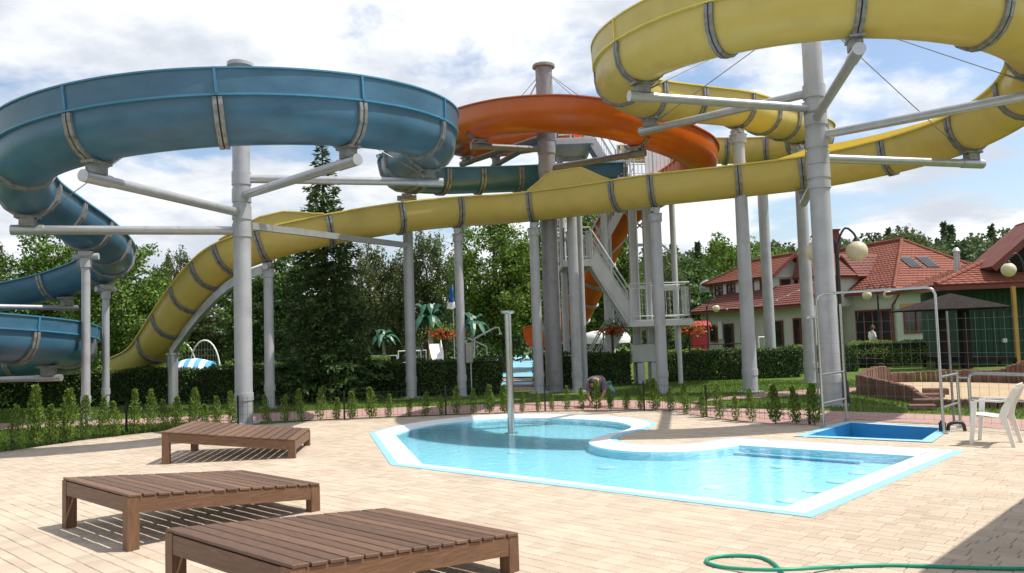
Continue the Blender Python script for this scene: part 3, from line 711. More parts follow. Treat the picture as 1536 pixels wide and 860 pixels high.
cols = [('slim grey post under the blue bend, leftmost of the posts', -10.76, 20.15, 4.11, 0.105, 0.2),
        ('slim grey post just right of the leftmost post, under the blue bend', -12.04, 23.65, 3.52, 0.105, 1.0),
        ('grey post behind the yellow run carrying the pale end of the blue slide', -3.22, 24.98, 6.2, 0.165, 0.0),
        ('grey post under the yellow run, nearest right of the spruce and the flag', -1.63, 24.75, 5.02, 0.14, 1.57),
        ('grey post under the yellow run just left of the dark centre column', 0.75, 25.3, 5.20, 0.16, 1.57),
        ('grey post under the yellow run in front of the stair landing', 4.31, 23.55, 5.28, 0.17, 1.57),
        ('grey post where the yellow slide begins its drop, between column and spruce', -6.94, 22.75, 3.93, 0.14, 1.57),
        ('grey post on the lawn with flared neck, first right of the tower', 6.72, 23.0, 7.42, 0.21, 0.8),
        ('grey post behind the hedge between the two lawn posts', 9.6, 30.05, 7.83, 0.2, 1.57),
        ('grey post on the lawn just left of the thick right column', 9.55, 25.95, 7.58, 0.215, 0.8)]
for i, (lab, x, y, zt_, r, sd_) in enumerate(cols):
    column('slide_support', lab, x, y, zt_, r, taper=0.8 if r > 0.2 else 0.95, saddle=sd_ + 0.001, collars=(0.55,))
# box beam joining the blue column and the post behind the yellow run
mb = MB(); mb.beam((BC[0] + 0.2, BC[1] + 0.02, 4.55), (-3.25, 24.75, 4.72), 0.12, 0.16); o = mb.build('tie_beam', 'arm'); tag(o, 'pale grey box beam from the left column to a rear post, crossing the yellow slide', 'steel beam')
# steel spine below the yellow drop and its short foot post
t = thing('slide_spine', 'grey steel spine under the yellow drop with a short post behind the hedge', 'slide support', (-10.9, 25.35, -0.02))
mb = MB(); prev = None
for q in np.linspace(yel.sA(ny1 + 9), yel.sA(ny1 + 12.7), 16):
    p, T, sd, u = yel.frame(float(q)); c = p - u * 0.19
    if prev is not None: mb.beam(prev, c + (c - prev).normalized() * 0.02, 0.14, 0.24)
    prev = c
mb.build('spine_beam', 'arm', t)
p, T, sd, u = yel.frame(yel.sA(ny1 + 12.6)); mb = MB(); mb.lathe([(0.15, 0), (0.15, p.z - 0.35), (0.2, p.z - 0.34), (0.2, p.z - 0.26)], (p.x, p.y, -0.02), 20); mb.build('foot_post', 'arm', t, 40)
# ================================================================== STAIR TOWER
TW = thing('stair_tower', 'grey steel stair tower with railed platforms behind the yellow slide', 'stair tower', (4.6, 28.6, -0.02))
def post(x, y, z0, z1, w, kind='box', name='tower_post'):
    mb = MB()
    if kind == 'pipe': mb.tube([(x, y, z0), (x, y, z1)], w, 14)
    else:                                          # H section
        mb.box((x - w * 0.42, y, (z0 + z1) / 2), (w * 0.16, w, z1 - z0)); mb.box((x + w * 0.42, y, (z0 + z1) / 2), (w * 0.16, w, z1 - z0)); mb.box((x, y, (z0 + z1) / 2), (w * 0.68, w * 0.12, z1 - z0))
    return mb.build(name, 'tower', TW, 40 if kind == 'pipe' else None)
def platform(x0, x1, y0, y1, z):
    mb = MB(); mb.box(((x0 + x1) / 2, (y0 + y1) / 2, z - 0.02), (x1 - x0, y1 - y0, 0.04)); p_ = mb.build('platform', 'tower', TW)
    mb = MB(); h = 0.18
    for a, b in (((x0, y0), (x1, y0)), ((x1, y0), (x1, y1)), ((x1, y1), (x0, y1)), ((x0, y1), (x0, y0))):
        mb.beam((*a, z - 0.045 - h / 2), (*b, z - 0.045 - h / 2), 0.07, h)
    mb.build('edge_beam', 'tower', p_); return p_
def railing(pts, h=1.1, gap=0.13, rails=(1.0, 0.86, 0.1), balu=True, r=0.024, name='railing', parent=None, m='tower', balu_mat=None):
    mb = MB(); pts = [Vector(p) for p in pts]; Z = Vector((0, 0, 1))
    for a, b in zip(pts[:-1], pts[1:]):
        L = (b - a).length; n = max(1, int(round(L / 1.3)))
        for i in range(n + 1):
            p = a.lerp(b, i / n); mb.tube([p - Z * 0.05, p + Z * h], r * 1.1, 6)
        for f_ in rails: mb.tube([a + Z * h * f_, b + Z * h * f_], r if f_ > 0.95 else r * 0.75, 6)
        if balu:
            k = max(2, int(L / gap))
            for i in range(1, k):
                p = a.lerp(b, i / k); mb.beam(p + Z * h * rails[-1], p + Z * h * rails[-2 if len(rails) > 2 else 0], 0.014, 0.014, 0, (1, 0, 0))
    return mb.build(name, m, parent or TW)
def flight(a, b, width, n):                        # a: lower nosing, b: upper nosing (both on the front side), width along +Y
    a, b = Vector(a), Vector(b); W = Vector((0, width, 0)); mb = MB()
    for k in range(2):
        o_ = W * k; mb.beam(a + o_ - Vector((0, 0, 0.12)), b + o_ - Vector((0, 0, 0.12)), 0.05, 0.26)
    st = mb.build('stringer', 'tower', TW)
    d = (b - a) / n
    for i in range(n):
        c = a + d * (i + 0.7); mb = MB(); mb.box((c.x, c.y + width / 2, c.z), (max(abs(d.x), 0.2) * 1.02, width - 0.06, 0.035)); mb.box((c.x + (abs(d.x) / 2 - 0.012) * (1 if d.x > 0 else -1), c.y + width / 2, c.z + d.z / 2), (0.012, width - 0.06, d.z - 0.045)); mb.build('tread', 'tower', st)
    for k in range(2): railing([a + W * k, b + W * k], 1.0, 0.16, (1.0, 0.55, 0.12), True, 0.03, 'stair_railing')
platform(3.9, 6.0, 26.8, 28.3, 2.2)
railing([(3.95, 28.25, 2.2), (3.95, 27.95, 2.2)]); railing([(3.95, 26.85, 2.2), (5.95, 26.85, 2.2), (5.95, 28.25, 2.2), (4.9, 28.25, 2.2)], 1.22)
flight((4.0, 27.0, 2.2), (2.75, 27.0, 4.3), 0.85, 11)
flight((2.6, 28.45, 0.0), (3.95, 28.45, 2.2), 0.8, 11)
mb = MB(); mb.slab([(4.05, 26.94, 2.0), (4.05, 26.94, 2.6), (2.85, 26.94, 4.62), (2.72, 26.94, 4.05)], 0.012); mb.build('side_panel', 'tower', TW)
platform(1.75, 2.75, 26.95, 29.3, 4.3)
railing([(2.7, 27.9, 4.3), (2.7, 28.3, 4.3)]); railing([(1.8, 27.0, 4.3), (2.7, 27.0, 4.3)]); railing([(1.8, 27.0, 4.3), (1.8, 29.25, 4.3), (2.7, 29.25, 4.3)])
flight((2.8, 28.4, 4.3), (4.5, 28.4, 7.15), 0.85, 15)
platform(3.75, 6.25, 27.3, 30.0, 7.15)
railing([(3.8, 27.35, 7.15), (6.2, 27.35, 7.15), (6.2, 29.9, 7.15)], 1.12); railing([(3.8, 29.9, 7.15), (5.2, 29.9, 7.15)], 1.12)
flight((3.75, 27.5, 7.15), (2.95, 27.5, 8.6), 0.8, 8)
platform(1.7, 2.95, 27.4, 30.2, 8.6)
railing([(1.75, 27.45, 8.6), (2.2, 27.45, 8.6)], 1.15); railing([(2.9, 28.4, 8.6), (2.9, 30.15, 8.6), (1.75, 30.15, 8.6)], 1.15); railing([(1.75, 27.45, 8.6), (1.75, 29.0, 8.6)], 1.15)
post(4.38, 28.5, -0.02, 7.0, 0.3); post(4.9, 28.5, -0.02, 7.0, 0.3); post(6.05, 29.6, -0.02, 6.95, 0.11, 'pipe'); post(3.6, 29.6, -0.02, 6.95, 0.15, 'pipe')
post(3.35, 28.33, -0.02, 8.35, 0.12, 'pipe'); post(1.9, 29.0, -0.02, 8.35, 0.12, 'pipe'); post(5.6, 27.2, 0.0, 2.0, 0.08, 'pipe')
mb = MB()
for z in (1.9, 3.4, 4.9, 6.2): mb.box((4.64, 28.5, z), (0.24, 0.1, 0.1))
mb.box((5.35, 28.6, 3.35), (1.0, 0.1, 0.22)); mb.build('cross_brace', 'tower', TW)
for p_, q_ in (((3.6, 29.6, 4.6), (6.05, 29.6, 6.9)), ((6.05, 29.6, 4.6), (3.6, 29.6, 6.9)), ((1.9, 29.0, 5.0), (3.35, 28.33, 8.2)), ((3.35, 28.33, 5.0), (1.9, 29.0, 8.2))):
    mb = MB(); mb.beam(p_, q_, 0.06, 0.06); mb.build('diagonal_brace', 'tower', TW)
for x0_, z0_ in ((3.8, 6.6), (6.2, 6.6)):
    mb = MB(); mb.beam((x0_, 27.4, z0_ + 0.3), (x0_, 29.9, z0_ + 0.3), 0.1, 0.2); mb.build('floor_beam', 'tower', TW)
mb = MB(); mb.box((5.4, 28.6, 8.2), (0.9, 0.08, 1.9)); mb.build('start_gate_panel', 'white', TW)
railing([(4.0, 28.3, 7.15), (4.0, 27.4, 7.15)], 1.12)
mb = MB(); mb.box((4.62, 28.2, 1.05), (1.05, 0.36, 0.62), bev=0.02); mb.build('equipment_box', 'tower', TW)
mb = MB(); mb.box((4.42, 28.2, 0.36), (0.25, 0.3, 0.72)); mb.box((4.9, 28.2, 0.36), (0.25, 0.3, 0.72)); mb.build('pedestal', 'tower', TW)
column('slide_support', 'grey pipe post just right of the dark centre column', 1.98, 25.55, 6.5, 0.165, collars=(0.5,), arms=[(2.0, 27.0, 6.45, 6.78)], armr=0.07)
column('slide_support', 'thin grey pipe post second right of the dark centre column', 2.33, 26.75, 6.6, 0.10, arms=[(2.0, 27.35, 6.5, 6.78)], armr=0.06)
# ================================================================== THE THREE BROWN BEDS
BL, BW, HH, HF, NS = 2.0, 1.587, 0.502, 0.288, 15
def bed_local_z(u): return HH + (HF - HH) * u / BL
slope = math.atan2(HF - HH, BL)
def make_bed(name, label, loc, rz, wood=('wood', 'wood_y', 'wood_v'), head=HH, foot=HF, length=BL, width=BW, ns=NS, group=None, cat='sunbed'):
    t = thing(name, label, cat, loc, rz, group); sl = math.atan2(foot - head, length); zz = lambda u: head + (foot - head) * u / length
    key = ('slat', width, length, ns, wood[0])
    if key not in make_bed.cache:
        pitch = length / ns / math.cos(sl); mb = MB(); mb.box((0, 0, 0), (pitch - 0.019, width + 0.012, 0.024), bev=0.004)
        for yy in (-width / 2 + 0.03, 0.0, width / 2 - 0.03):
            for xx in (-0.03, 0.03): mb.lathe([(0.0055, 0.0), (0.0055, 0.0127), (0.001, 0.013)], (xx, yy, 0), 6)
        me = mb.build('slat', wood[0], t, local=True); make_bed.cache[key] = me.data; bpy.data.objects.remove(me)
    me = make_bed.cache[key]
    for i in range(ns):
        u = length * (i + 0.5) / ns; o = bpy.data.objects.new('slat', me); link(o, t)
        o.location = (u, width / 2 + random.uniform(-0.004, 0.004), zz(u) - 0.012 + random.uniform(-0.0015, 0.0015)); o.rotation_euler = (0, -sl + random.uniform(-0.004, 0.004), random.uniform(-0.0015, 0.0015))
    lw = 0.105; bd = 0.135
    for u in (0, 1):
        for vv in (0, 1):
            x0, y0 = (0 if not u else length - lw), (0 if not vv else width - lw); za, zb_ = zz(x0) - 0.027, zz(x0 + lw) - 0.027
            mb = MB(); p = [(x0, y0), (x0 + lw, y0), (x0 + lw, y0 + lw), (x0, y0 + lw)]; tz = [za, zb_, zb_, za]
            mb.add([(q[0], q[1], 0) for q in p] + [(q[0], q[1], h) for q, h in zip(p, tz)], [(3, 2, 1, 0), (4, 5, 6, 7), (0, 1, 5, 4), (1, 2, 6, 5), (2, 3, 7, 6), (3, 0, 4, 7)])
            mb.build('leg', wood[2], t, local=True)
    for y in (0.022, width / 2, width - 0.022):
        mb = MB(); a = Vector((lw if y != width / 2 else 0.05, y, zz(lw) - 0.03 - bd / 2)); b = Vector((length - (lw if y != width / 2 else 0.05), y, zz(length - lw) - 0.03 - bd / 2)); mb.beam(a, b, 0.036, bd); mb.build('side_rail', wood[1], t, local=True)
    for x, h in ((0.022, head), (length - 0.022, foot)):
        mb = MB(); mb.box((x, width / 2, h - 0.034 - bd / 2), (0.036, width - 2 * lw - 0.004, bd)); mb.build('end_board', wood[0], t, local=True)
    return t
make_bed.cache = {}
for lab, x, y, a in (('brown slatted wooden sunbed in the middle of the three on the paving', -3.461, 7.174, 0.836), ('brown slatted wooden sunbed farthest back, beside the left steel column', -5.448, 12.384, 0.102), ('brown slatted wooden sunbed nearest the camera, cut by the bottom edge', -1.34, 4.74, 0.845)):
    make_bed('wooden_sunbed', lab, (x, y, 0.0015), a, group='brown sunbeds on the pool deck')
# ================================================================== DECK FURNITURE
def portal():
    t = thing('shower_portal', 'tall stainless tube portal standing over the blue foot bath', 'shower frame', tuple(G(1236, 641)))
    pts = [G(1236, 641), G(1270, 632), G(1416, 651), G(1441, 641)]
    H_ = 2.37
    a, b = pts[0], pts[2]; up_ = Vector((0, 0, H_)); d = (b - a).normalized(); k = 0.12
    arc = [a, a + up_ - Vector((0, 0, k)), a + up_ - Vector((0, 0, k * 0.3)) + d * k * 0.3, a + up_ + d * k, b + up_ - d * k, b + up_ - Vector((0, 0, k * 0.3)) - d * k * 0.3, b + up_ - Vector((0, 0, k)), b]
    mb = MB(); mb.tube(arc, 0.023, 12); mb.build('arch_tube', 'inox', t, 50)
    for i, (p, q, hh) in enumerate(((pts[0], pts[1], 2.2), (pts[2], pts[3], 0.95))):
        mb = MB(); mb.tube([q, q + Vector((0, 0, hh))], 0.024, 10); mb.build('side_post', 'inox', t, 50)
        for z in (0.42, 0.93 - i * 0.02):
            mb = MB(); mb.tube([p + Vector((0, 0, z)), q + Vector((0, 0, z))], 0.02, 8); mb.build('rung', 'inox', t, 50)
        mb = MB(); mb.lathe([(0.07, 0), (0.07, 0.012), (0.03, 0.014)], tuple(p), 14); mb.lathe([(0.07, 0), (0.07, 0.012), (0.03, 0.014)], tuple(q), 14); mb.build('foot_flange', 'inox', t, 40)
    mb = MB(); mb.tube([a + Vector((0, 0, 1.95)), a + Vector((-0.16, -0.02, 1.95))], 0.02, 8); mb.sphere(tuple(a + Vector((-0.18, -0.02, 1.95))), 0.04, 10, 6); mb.build('valve', 'inox', t, 50)
portal()
def rail_right():
    t = thing('hand_rail', 'stainless tube railing behind the white chair at the right edge', 'railing', tuple(G(1458, 642)))
    a, b = G(1458, 642), G(1640, 658); Z = Vector((0, 0, 1)); d = (b - a).normalized()
    mb = MB(); mb.tube([a, a + Z * 0.82, a + Z * 0.89 + d * 0.03, a + Z * 0.92 + d * 0.1, b + Z * 0.92, b], 0.026, 10); mb.build('top_rail', 'inox', t, 50)
    mb = MB(); mb.tube([a + Z * 0.5, b + Z * 0.5], 0.022, 10); mb.build('mid_rail', 'inox', t, 50)
    mb = MB(); mb.tube([a + Z * 0.84, G(1441, 641) + Z * 0.84], 0.015, 8); mb.build('link_bar', 'inox', t, 50)
rail_right()
g = G(1422, 648); t = thing('black_pipe', 'short bent black rubber pipe at the corner of the foot bath', 'pipe', tuple(g))
mb = MB(); pts, _ = catmull([g + Vector((0.0, 0, 0.02)), g + Vector((0.03, 0, 0.12)), g + Vector((0.14, -0.01, 0.15)), g + Vector((0.24, -0.02, 0.13)), g + Vector((0.27, -0.02, 0.01))], 0.03); mb.tube(pts, 0.028, 10); mb.build('hose_bend', 'black', t, 50)
mb = MB(); mb.lathe([(0.055, 0), (0.055, 0.16), (0.035, 0.165), (0.035, 0.19)], tuple(g + Vector((-0.1, -0.03, 0))), 14); mb.build('socket', 'black', t, 40)
def chair():
    a, b = G(1467, 664), G(1521, 667); d = (b - a); d.z = 0; L = d.length; c = (a + b) / 2
    rz = math.atan2(-d.y, -d.x)                     # local +x = front of the seat, towards the left of the photo
    t = thing('plastic_armchair', 'white moulded plastic armchair facing left beside the foot bath', 'chair', (c.x, c.y, 0.0), rz)
    hw, hl = 0.27, L / 2
    def shell(pts_a, pts_b, th, name):              # lofted sheet between two polylines with thickness
        mb = MB(); n = len(pts_a); A = [Vector(p) for p in pts_a]; B_ = [Vector(p) for p in pts_b]; vs_ = []
        for p, q in zip(A, B_): vs_ += [p, q]
        N = (A[1] - A[0]).cross(B_[0] - A[0]).normalized() * th; vs_ += [v_ - N for v_ in vs_]; k = 2 * n; fs = []
        for i in range(n - 1):
            o_ = 2 * i; fs += [(o_, o_ + 2, o_ + 3, o_ + 1), (k + o_, k + o_ + 1, k + o_ + 3, k + o_ + 2), (o_, k + o_, k + o_ + 2, o_ + 2), (o_ + 1, o_ + 3, k + o_ + 3, k + o_ + 1)]
        fs += [(0, 1, k + 1, k), (k - 2, 2 * k - 2, 2 * k - 1, k - 1)]
        mb.add(vs_, fs); return mb.build(name, 'plastic_white', t, 40, local=True)
    S = -1                                          # near side is local +y when facing left
    prof = [(hl + 0.02, 0.405), (hl + 0.005, 0.43), (hl - 0.12, 0.425), (-0.05, 0.405), (-hl + 0.12, 0.40), (-hl + 0.07, 0.415)]
    shell([(x, -hw + 0.03, z) for x, z in prof], [(x, hw - 0.03, z) for x, z in prof], 0.012, 'seat')
    bp = [(-hl + 0.08, 0.42), (-hl + 0.03, 0.55), (-hl - 0.05, 0.72), (-hl - 0.12, 0.84), (-hl - 0.13, 0.87)]
    for k in range(5):                              # back with slots: five uprights joined by the top
        y0 = -hw + 0.05 + k * (2 * hw - 0.1) / 5 + 0.01; y1 = y0 + (2 * hw - 0.1) / 5 - 0.03
        shell([(x, y0, z) for x, z in bp[:4]], [(x, y1, z) for x, z in bp[:4]], 0.012, 'back_slat')
    shell([(bp[3][0] + 0.012, -hw, 0.80), (bp[4][0], -hw + 0.03, 0.875)], [(bp[3][0] + 0.012, hw, 0.80), (bp[4][0], hw - 0.03, 0.875)], 0.016, 'backrest_top')
    for s_ in (-1, 1):
        y = s_ * hw
        mb = MB(); mb.add(*strip([(hl + 0.03, 0, 0.05), (hl + 0.005, 0.2, 0.055), (hl - 0.02, 0.43, 0.07), (hl - 0.04, 0.63, 0.075)], y, 0.035, s_ * 0.015)); mb.build('leg', 'plastic_white', t, 40, local=True)
        mb = MB(); mb.add(*strip([(-hl - 0.045, 0, 0.05), (-hl + 0.0, 0.2, 0.06), (-hl + 0.07, 0.42, 0.10), (-hl + 0.03, 0.55, 0.09), (-hl - 0.04, 0.68, 0.075), (-hl - 0.11, 0.83, 0.06)], y, 0.035, s_ * 0.015)); mb.build('leg', 'plastic_white', t, 40, local=True)
        mb = MB(); pts = [(hl - 0.0, 0.625), (hl - 0.1, 0.65), (0.0, 0.655), (-hl + 0.1, 0.65), (-hl - 0.03, 0.67)]
        vs_ = []
        for x, z in pts: vs_ += [(x, y - 0.035, z), (x, y + 0.035, z), (x, y + 0.03, z - 0.028), (x, y - 0.03, z - 0.028)]
        fs = [(4 * i + j, 4 * i + (j + 1) % 4, 4 * i + 4 + (j + 1) % 4, 4 * i + 4 + j) for i in range(len(pts) - 1) for j in range(4)] + [(3, 2, 1, 0), (16, 17, 18, 19)]
        mb.add(vs_, fs); mb.build('armrest', 'plastic_white', t, 40, local=True)
def strip(pts, y, th, splay):
    vs_ = []; n = len(pts)
    for x, z, w in pts:
        yy = y + splay * (1 - min(z / 0.6, 1))
        vs_ += [(x - w / 2, yy - th / 2, z), (x + w / 2, yy - th / 2, z), (x + w / 2, yy + th / 2, z), (x - w / 2, yy + th / 2, z)]
    fs = [(4 * i + j, 4 * i + (j + 1) % 4, 4 * i + 4 + (j + 1) % 4, 4 * i + 4 + j) for i in range(n - 1) for j in range(4)] + [(3, 2, 1, 0), (4 * n - 4, 4 * n - 3, 4 * n - 2, 4 * n - 1)]
    return vs_, fs
chair()
hp = [(1700, 851, 0.014), (1536, 853, 0.014), (1440, 851, 0.014), (1340, 848, 0.014), (1260, 850, 0.016), (1200, 853.5, 0.045), (1150, 855, 0.045), (1105, 853, 0.02), (1075, 849, 0.014), (1060, 843, 0.014), (1063, 838, 0.014), (1085, 834, 0.014), (1115, 833.5, 0.014), (1142, 836.5, 0.014), (1160, 845, 0.014), (1171, 856, 0.014), (1178, 870, 0.014), (1186, 890, 0.014)]
pts, _ = catmull([G(a, b, z) for a, b, z in hp], 0.03); mb = MB(); mb.tube(pts, 0.0135, 10); o = mb.build('garden_hose', 'hose', None, 60); tag(o, 'green garden hose with one loop lying across the paving', 'hose')
# off-frame kiosk whose roof shades the lower right corner of the deck
t = thing('kiosk', 'cream kiosk with a flat overhanging roof right of the frame, shading the deck corner', 'building', (9.5, 4.0, 0))
KZ = 3.3; e0 = G(1375, 861) - Vector((SHX, SHY, 0)) * KZ; e1 = G(1536, 747) - Vector((SHX, SHY, 0)) * KZ; ed = (e1 - e0).normalized(); en = Vector((ed.y, -ed.x, 0))
a = e0 - ed * 3.0; b = e1 + ed * 0.9
mb = MB(); mb.slab([(*p[:2], KZ) for p in (a, a + en * 5, b + en * 5, b)], 0.18); mb.build('roof', 'plaster_old', t)
wp = [tuple((q)[:2]) for q in (a + en * 0.9 + ed * 0.6, b + en * 0.9 - ed * 0.6, b + en * 4.6 - ed * 0.6, a + en * 4.6 + ed * 0.6)]
if area(wp) < 0: wp.reverse()
mb = MB(); mb.prism(wp, -0.02, KZ - 0.181 if False else KZ - 0.19); mb.build('wall', 'kiosk', t)
c = (a + b) / 2 + en * 0.9; wi = None
mb = MB(); mb.beam(c - ed * 1.2 + Vector((0, 0, 1.6)) - en * 0.012, c + ed * 1.2 + Vector((0, 0, 1.6)) - en * 0.012, 0.03, 1.1); wi = mb.build('window', 'glass_dark', t)
mb = MB()
for z in (1.02, 2.18): mb.beam(c - ed * 1.26 + Vector((0, 0, z)) - en * 0.02, c + ed * 1.26 + Vector((0, 0, z)) - en * 0.02, 0.06, 0.07)
for k in (-1.23, 0, 1.23): mb.beam(c + ed * k + Vector((0, 0, 1.06)) - en * 0.02, c + ed * k + Vector((0, 0, 2.14)) - en * 0.02, 0.06, 0.06, 0, tuple(ed))
mb.build('window_frame', 'white', wi)
# ================================================================== FENCES AND SAPLINGS
def along(pts, d):                                  # point at distance d on a polyline, plus direction
    for a, b in zip(pts[:-1], pts[1:]):
        L = (b - a).length
        if d <= L: return a.lerp(b, d / L), (b - a).normalized()
        d -= L
    return pts[-1].copy(), (pts[-1] - pts[-2]).normalized()
def wire_fence(name, label, line, h, pitch, vs_, hs, post_r, m, pm_, wr=0.0022):
    tot = sum((b - a).length for a, b in zip(line[:-1], line[1:])); t = thing(name, label, 'fence', tuple(line[0])); n = max(1, int(round(tot / pitch)))
    for i in range(n + 1):
        p, _ = along(line, tot * i / n); mb = MB(); mb.box((p.x, p.y, p.z + h / 2 + 0.01), (post_r, post_r, h + 0.06)); mb.build('fence_post', pm_, t)
    for i in range(n):
        mb = MB(); a, _ = along(line, tot * i / n); b, _ = along(line, tot * (i + 1) / n); L = (b - a).length; k = int(L / vs_)
        for j in range(1, k): p = a.lerp(b, j / k); mb.beam(p + Vector((0, 0, 0.02)), p + Vector((0, 0, h)), wr * 2, wr * 2, 0, (1, 0, 0))
        z = 0.05
        while z <= h: mb.beam(a + Vector((0, 0.006, z)), b + Vector((0, 0.006, z)), wr * 2, wr * 2); z += hs
        mb.build('wire_mesh', m, t)
fl_ = [p + Vector((0, 0.34, 0)) for p in DECK_EDGE[2:16]]
wire_fence('wire_fence', 'low dark wire mesh fence behind the row of thuja saplings', fl_, 0.62, 2.3, 0.10, 0.18, 0.035, 'wire', 'black')
mf = [G(1232, 627) + Vector((0, 0.1, 0)), G(1330, 629) + Vector((0, 0.12, 0)), G(1430, 635.5) + Vector((0, 0.12, 0)), G(1536, 643) + Vector((0, 0.14, 0)), G(1680, 655) + Vector((0, 0.14, 0))]
wire_fence('mesh_fence', 'tall thin galvanised mesh fence between foot bath and sandpit', mf, 1.95, 2.6, 0.155, 0.20, 0.03, 'wire_grey', 'wire_grey', 0.0014)
def sapling_mesh(seed, n=520):
    r = np.random.default_rng(seed); z = r.random(n) ** 0.85; az = r.random(n) * 6.283
    prof = 0.145 * np.sin(np.clip(z * 2.6 + 0.45, 0, 3.1)) * (1 - 0.45 * z) + 0.012
    lump = 1 + 0.35 * np.sin(az * 3 + z * 9 + seed) ; rad = prof * lump * np.sqrt(r.random(n) * 0.9 + 0.1)
    P = np.stack([rad * np.cos(az), rad * np.sin(az), 0.05 + z * 0.87], 1)
    D = np.stack([np.cos(az) * 0.55, np.sin(az) * 0.55, 0.75 + 0.5 * r.random(n)], 1) + r.normal(size=(n, 3)) * 0.25
    return leaves(P, 0.045 + 0.04 * r.random(n), 0.42, None, D, r)
sap_f = []; sap_s = []
for k in range(9):
    o = quad_mesh('foliage', sapling_mesh(100 + k, 620 + 130 * (k % 5)), 'thuja'); sap_f.append(o.data); bpy.data.objects.remove(o)
mb = MB(); mb.tube([(0, 0, -0.03), (0.01, 0, 0.35), (0, 0.01, 0.8)], [0.012, 0.009, 0.004], 6); o = mb.build('stem', 'bark'); sap_s = o.data; bpy.data.objects.remove(o)
sap_px = [14, 47, 76, 92, 122, 147, 170, 196, 220, 243, 262, 285, 303, 322, 345, 398, 425, 451, 478, 503, 527, 557, 582, 612, 637, 662, 684, 710, 734, 757, 783, 808, 829, 851, 873, 896, 918, 940, 962, 985, 1008, 1032, 1058, 1084, 1108, 1133, 1167, 1199, 1226]
ordn = lambda k: '%d%s' % (k, 'th' if 10 < k % 100 < 14 else {1: 'st', 2: 'nd', 3: 'rd'}.get(k % 10, 'th'))
lmk = [(0, 345, 'from the photo left edge', 0), (398, 757, 'rightwards of the left steel column', 0), (783, 1226, 'rightwards of the water mushroom pole', 0)]
cnt = [0, 0, 0]
for i, px in enumerate(sap_px):
    ya_ = float(np.interp(px, [p[0] for p in edge_px], [p[1] for p in edge_px])); g = G(px, ya_); g.y += 0.13 + random.uniform(-0.03, 0.03); g.z = -0.015
    hgt = float(np.interp(px, [0, 200, 300, 450, 700, 1000, 1060, 1100, 1230], [0.95, 0.88, 0.72, 0.62, 0.56, 0.60, 0.74, 0.62, 0.66])) * random.uniform(0.72, 1.22)
    k = 0 if px < 360 else (1 if px < 770 else 2); cnt[k] += 1
    size = 'Tall' if hgt > 0.85 else ('Small' if hgt < 0.55 else 'Young')
    t = thing('thuja_sapling', '%s thuja sapling, %s in the deck-edge row %s' % (size.lower(), ordn(cnt[k]), lmk[k][2]), 'sapling', tuple(g), random.uniform(0, 6.28), 'thuja saplings along the deck edge')
    t.rotation_euler = (random.uniform(-0.09, 0.09), random.uniform(-0.09, 0.09), t.rotation_euler.z); sc = hgt / 0.92; wd = sc * random.uniform(0.85, 1.2) if hgt < 0.8 else sc * random.uniform(0.8, 1.0)
    for nm, me in (('foliage', sap_f[(i * 4) % 9]), ('stem', sap_s)):
        o = bpy.data.objects.new(nm, me); link(o, t); o.scale = (wd, wd, sc)
# ================================================================== HEDGES
def hedge(name, label, line, th, h, leaf='hedge', dens=650, ls=0.075, rnd_top=0.12):
    line = [Vector((p[0], p[1], -0.02)) for p in line]; t = thing(name, label, 'hedge', tuple((line[0] + line[-1]) / 2))
    core = MB(); V = []; r = RNG
    for a, b in zip(line[:-1], line[1:]):
        d = (b - a).normalized(); nb_ = Vector((-d.y, d.x, 0)); L = (b - a).length
        if nb_.y < 0: nb_ = -nb_
        i_ = 0.06
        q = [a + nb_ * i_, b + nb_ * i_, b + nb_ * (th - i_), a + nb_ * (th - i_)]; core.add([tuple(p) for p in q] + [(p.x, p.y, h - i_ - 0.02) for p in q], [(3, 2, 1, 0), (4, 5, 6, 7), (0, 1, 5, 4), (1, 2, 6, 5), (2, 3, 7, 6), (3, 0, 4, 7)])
        nf = int(L * h * dens); nt_ = int(L * th * dens); ne = int(th * h * dens)
        def put(u, w, z, N):
            u = np.asarray(u); P = np.outer(1 - u / L, a[:]) + np.outer(u / L, b[:]) + np.outer(w, nb_[:]); P[:, 2] = -0.02 + z
            und = 0.035 * np.sin(P[:, 0] * 2.3 + P[:, 2] * 3) + 0.025 * np.sin(P[:, 0] * 5.1 + 1.3 + P[:, 2] * 4.1)
            P += np.outer(und, N) + r.normal(size=P.shape) * 0.022
            nn = unit(np.array(N) + r.normal(size=P.shape) * 0.65); V.append(leaves(P, ls * (0.6 + 0.8 * r.random(len(P))), 0.6, nn, r.normal(size=P.shape), r))
        f3 = np.array(nb_[:]); zz_ = r.random(nf) * h
        put(r.random(nf) * L, np.maximum(0, (zz_ - (h - rnd_top))) * 0.8, zz_, -f3); put(r.random(nf // 3) * L, np.full(nf // 3, th), r.random(nf // 3) * h, f3)
        put(r.random(nt_) * L, r.random(nt_) * th, np.full(nt_, h), np.array((0, 0, 1.0)))
        for uu, sg in ((0.0, -1), (L, 1)): put(np.full(ne, uu), r.random(ne) * th, r.random(ne) * h, np.array(d[:]) * sg)
    core.build('core', 'hedge_core', t); quad_mesh('foliage', np.concatenate(V), leaf, t); return t
hedge('clipped_hedge', 'long dark clipped hedge behind the left columns and the spruce', [(-21, 25.7), (-12, 25.22), (-5.3, 25.55), (-0.5, 25.4)], 0.85, 1.1)
hedge('clipped_hedge', 'dark clipped hedge behind the centre column and crouching gardener', [(0.75, 27.2), (4.0, 27.65)], 0.7, 1.12)
hedge('clipped_hedge', 'dark clipped hedge on the lawn right of the stair tower', [(5.3, 28.7), (10.3, 29.0)], 0.8, 1.02)
hedge('clipped_hedge', 'short dark hedge end behind the lawn post left of the thick right column', [(10.7, 31.0), (13.4, 31.4)], 0.8, 1.0)
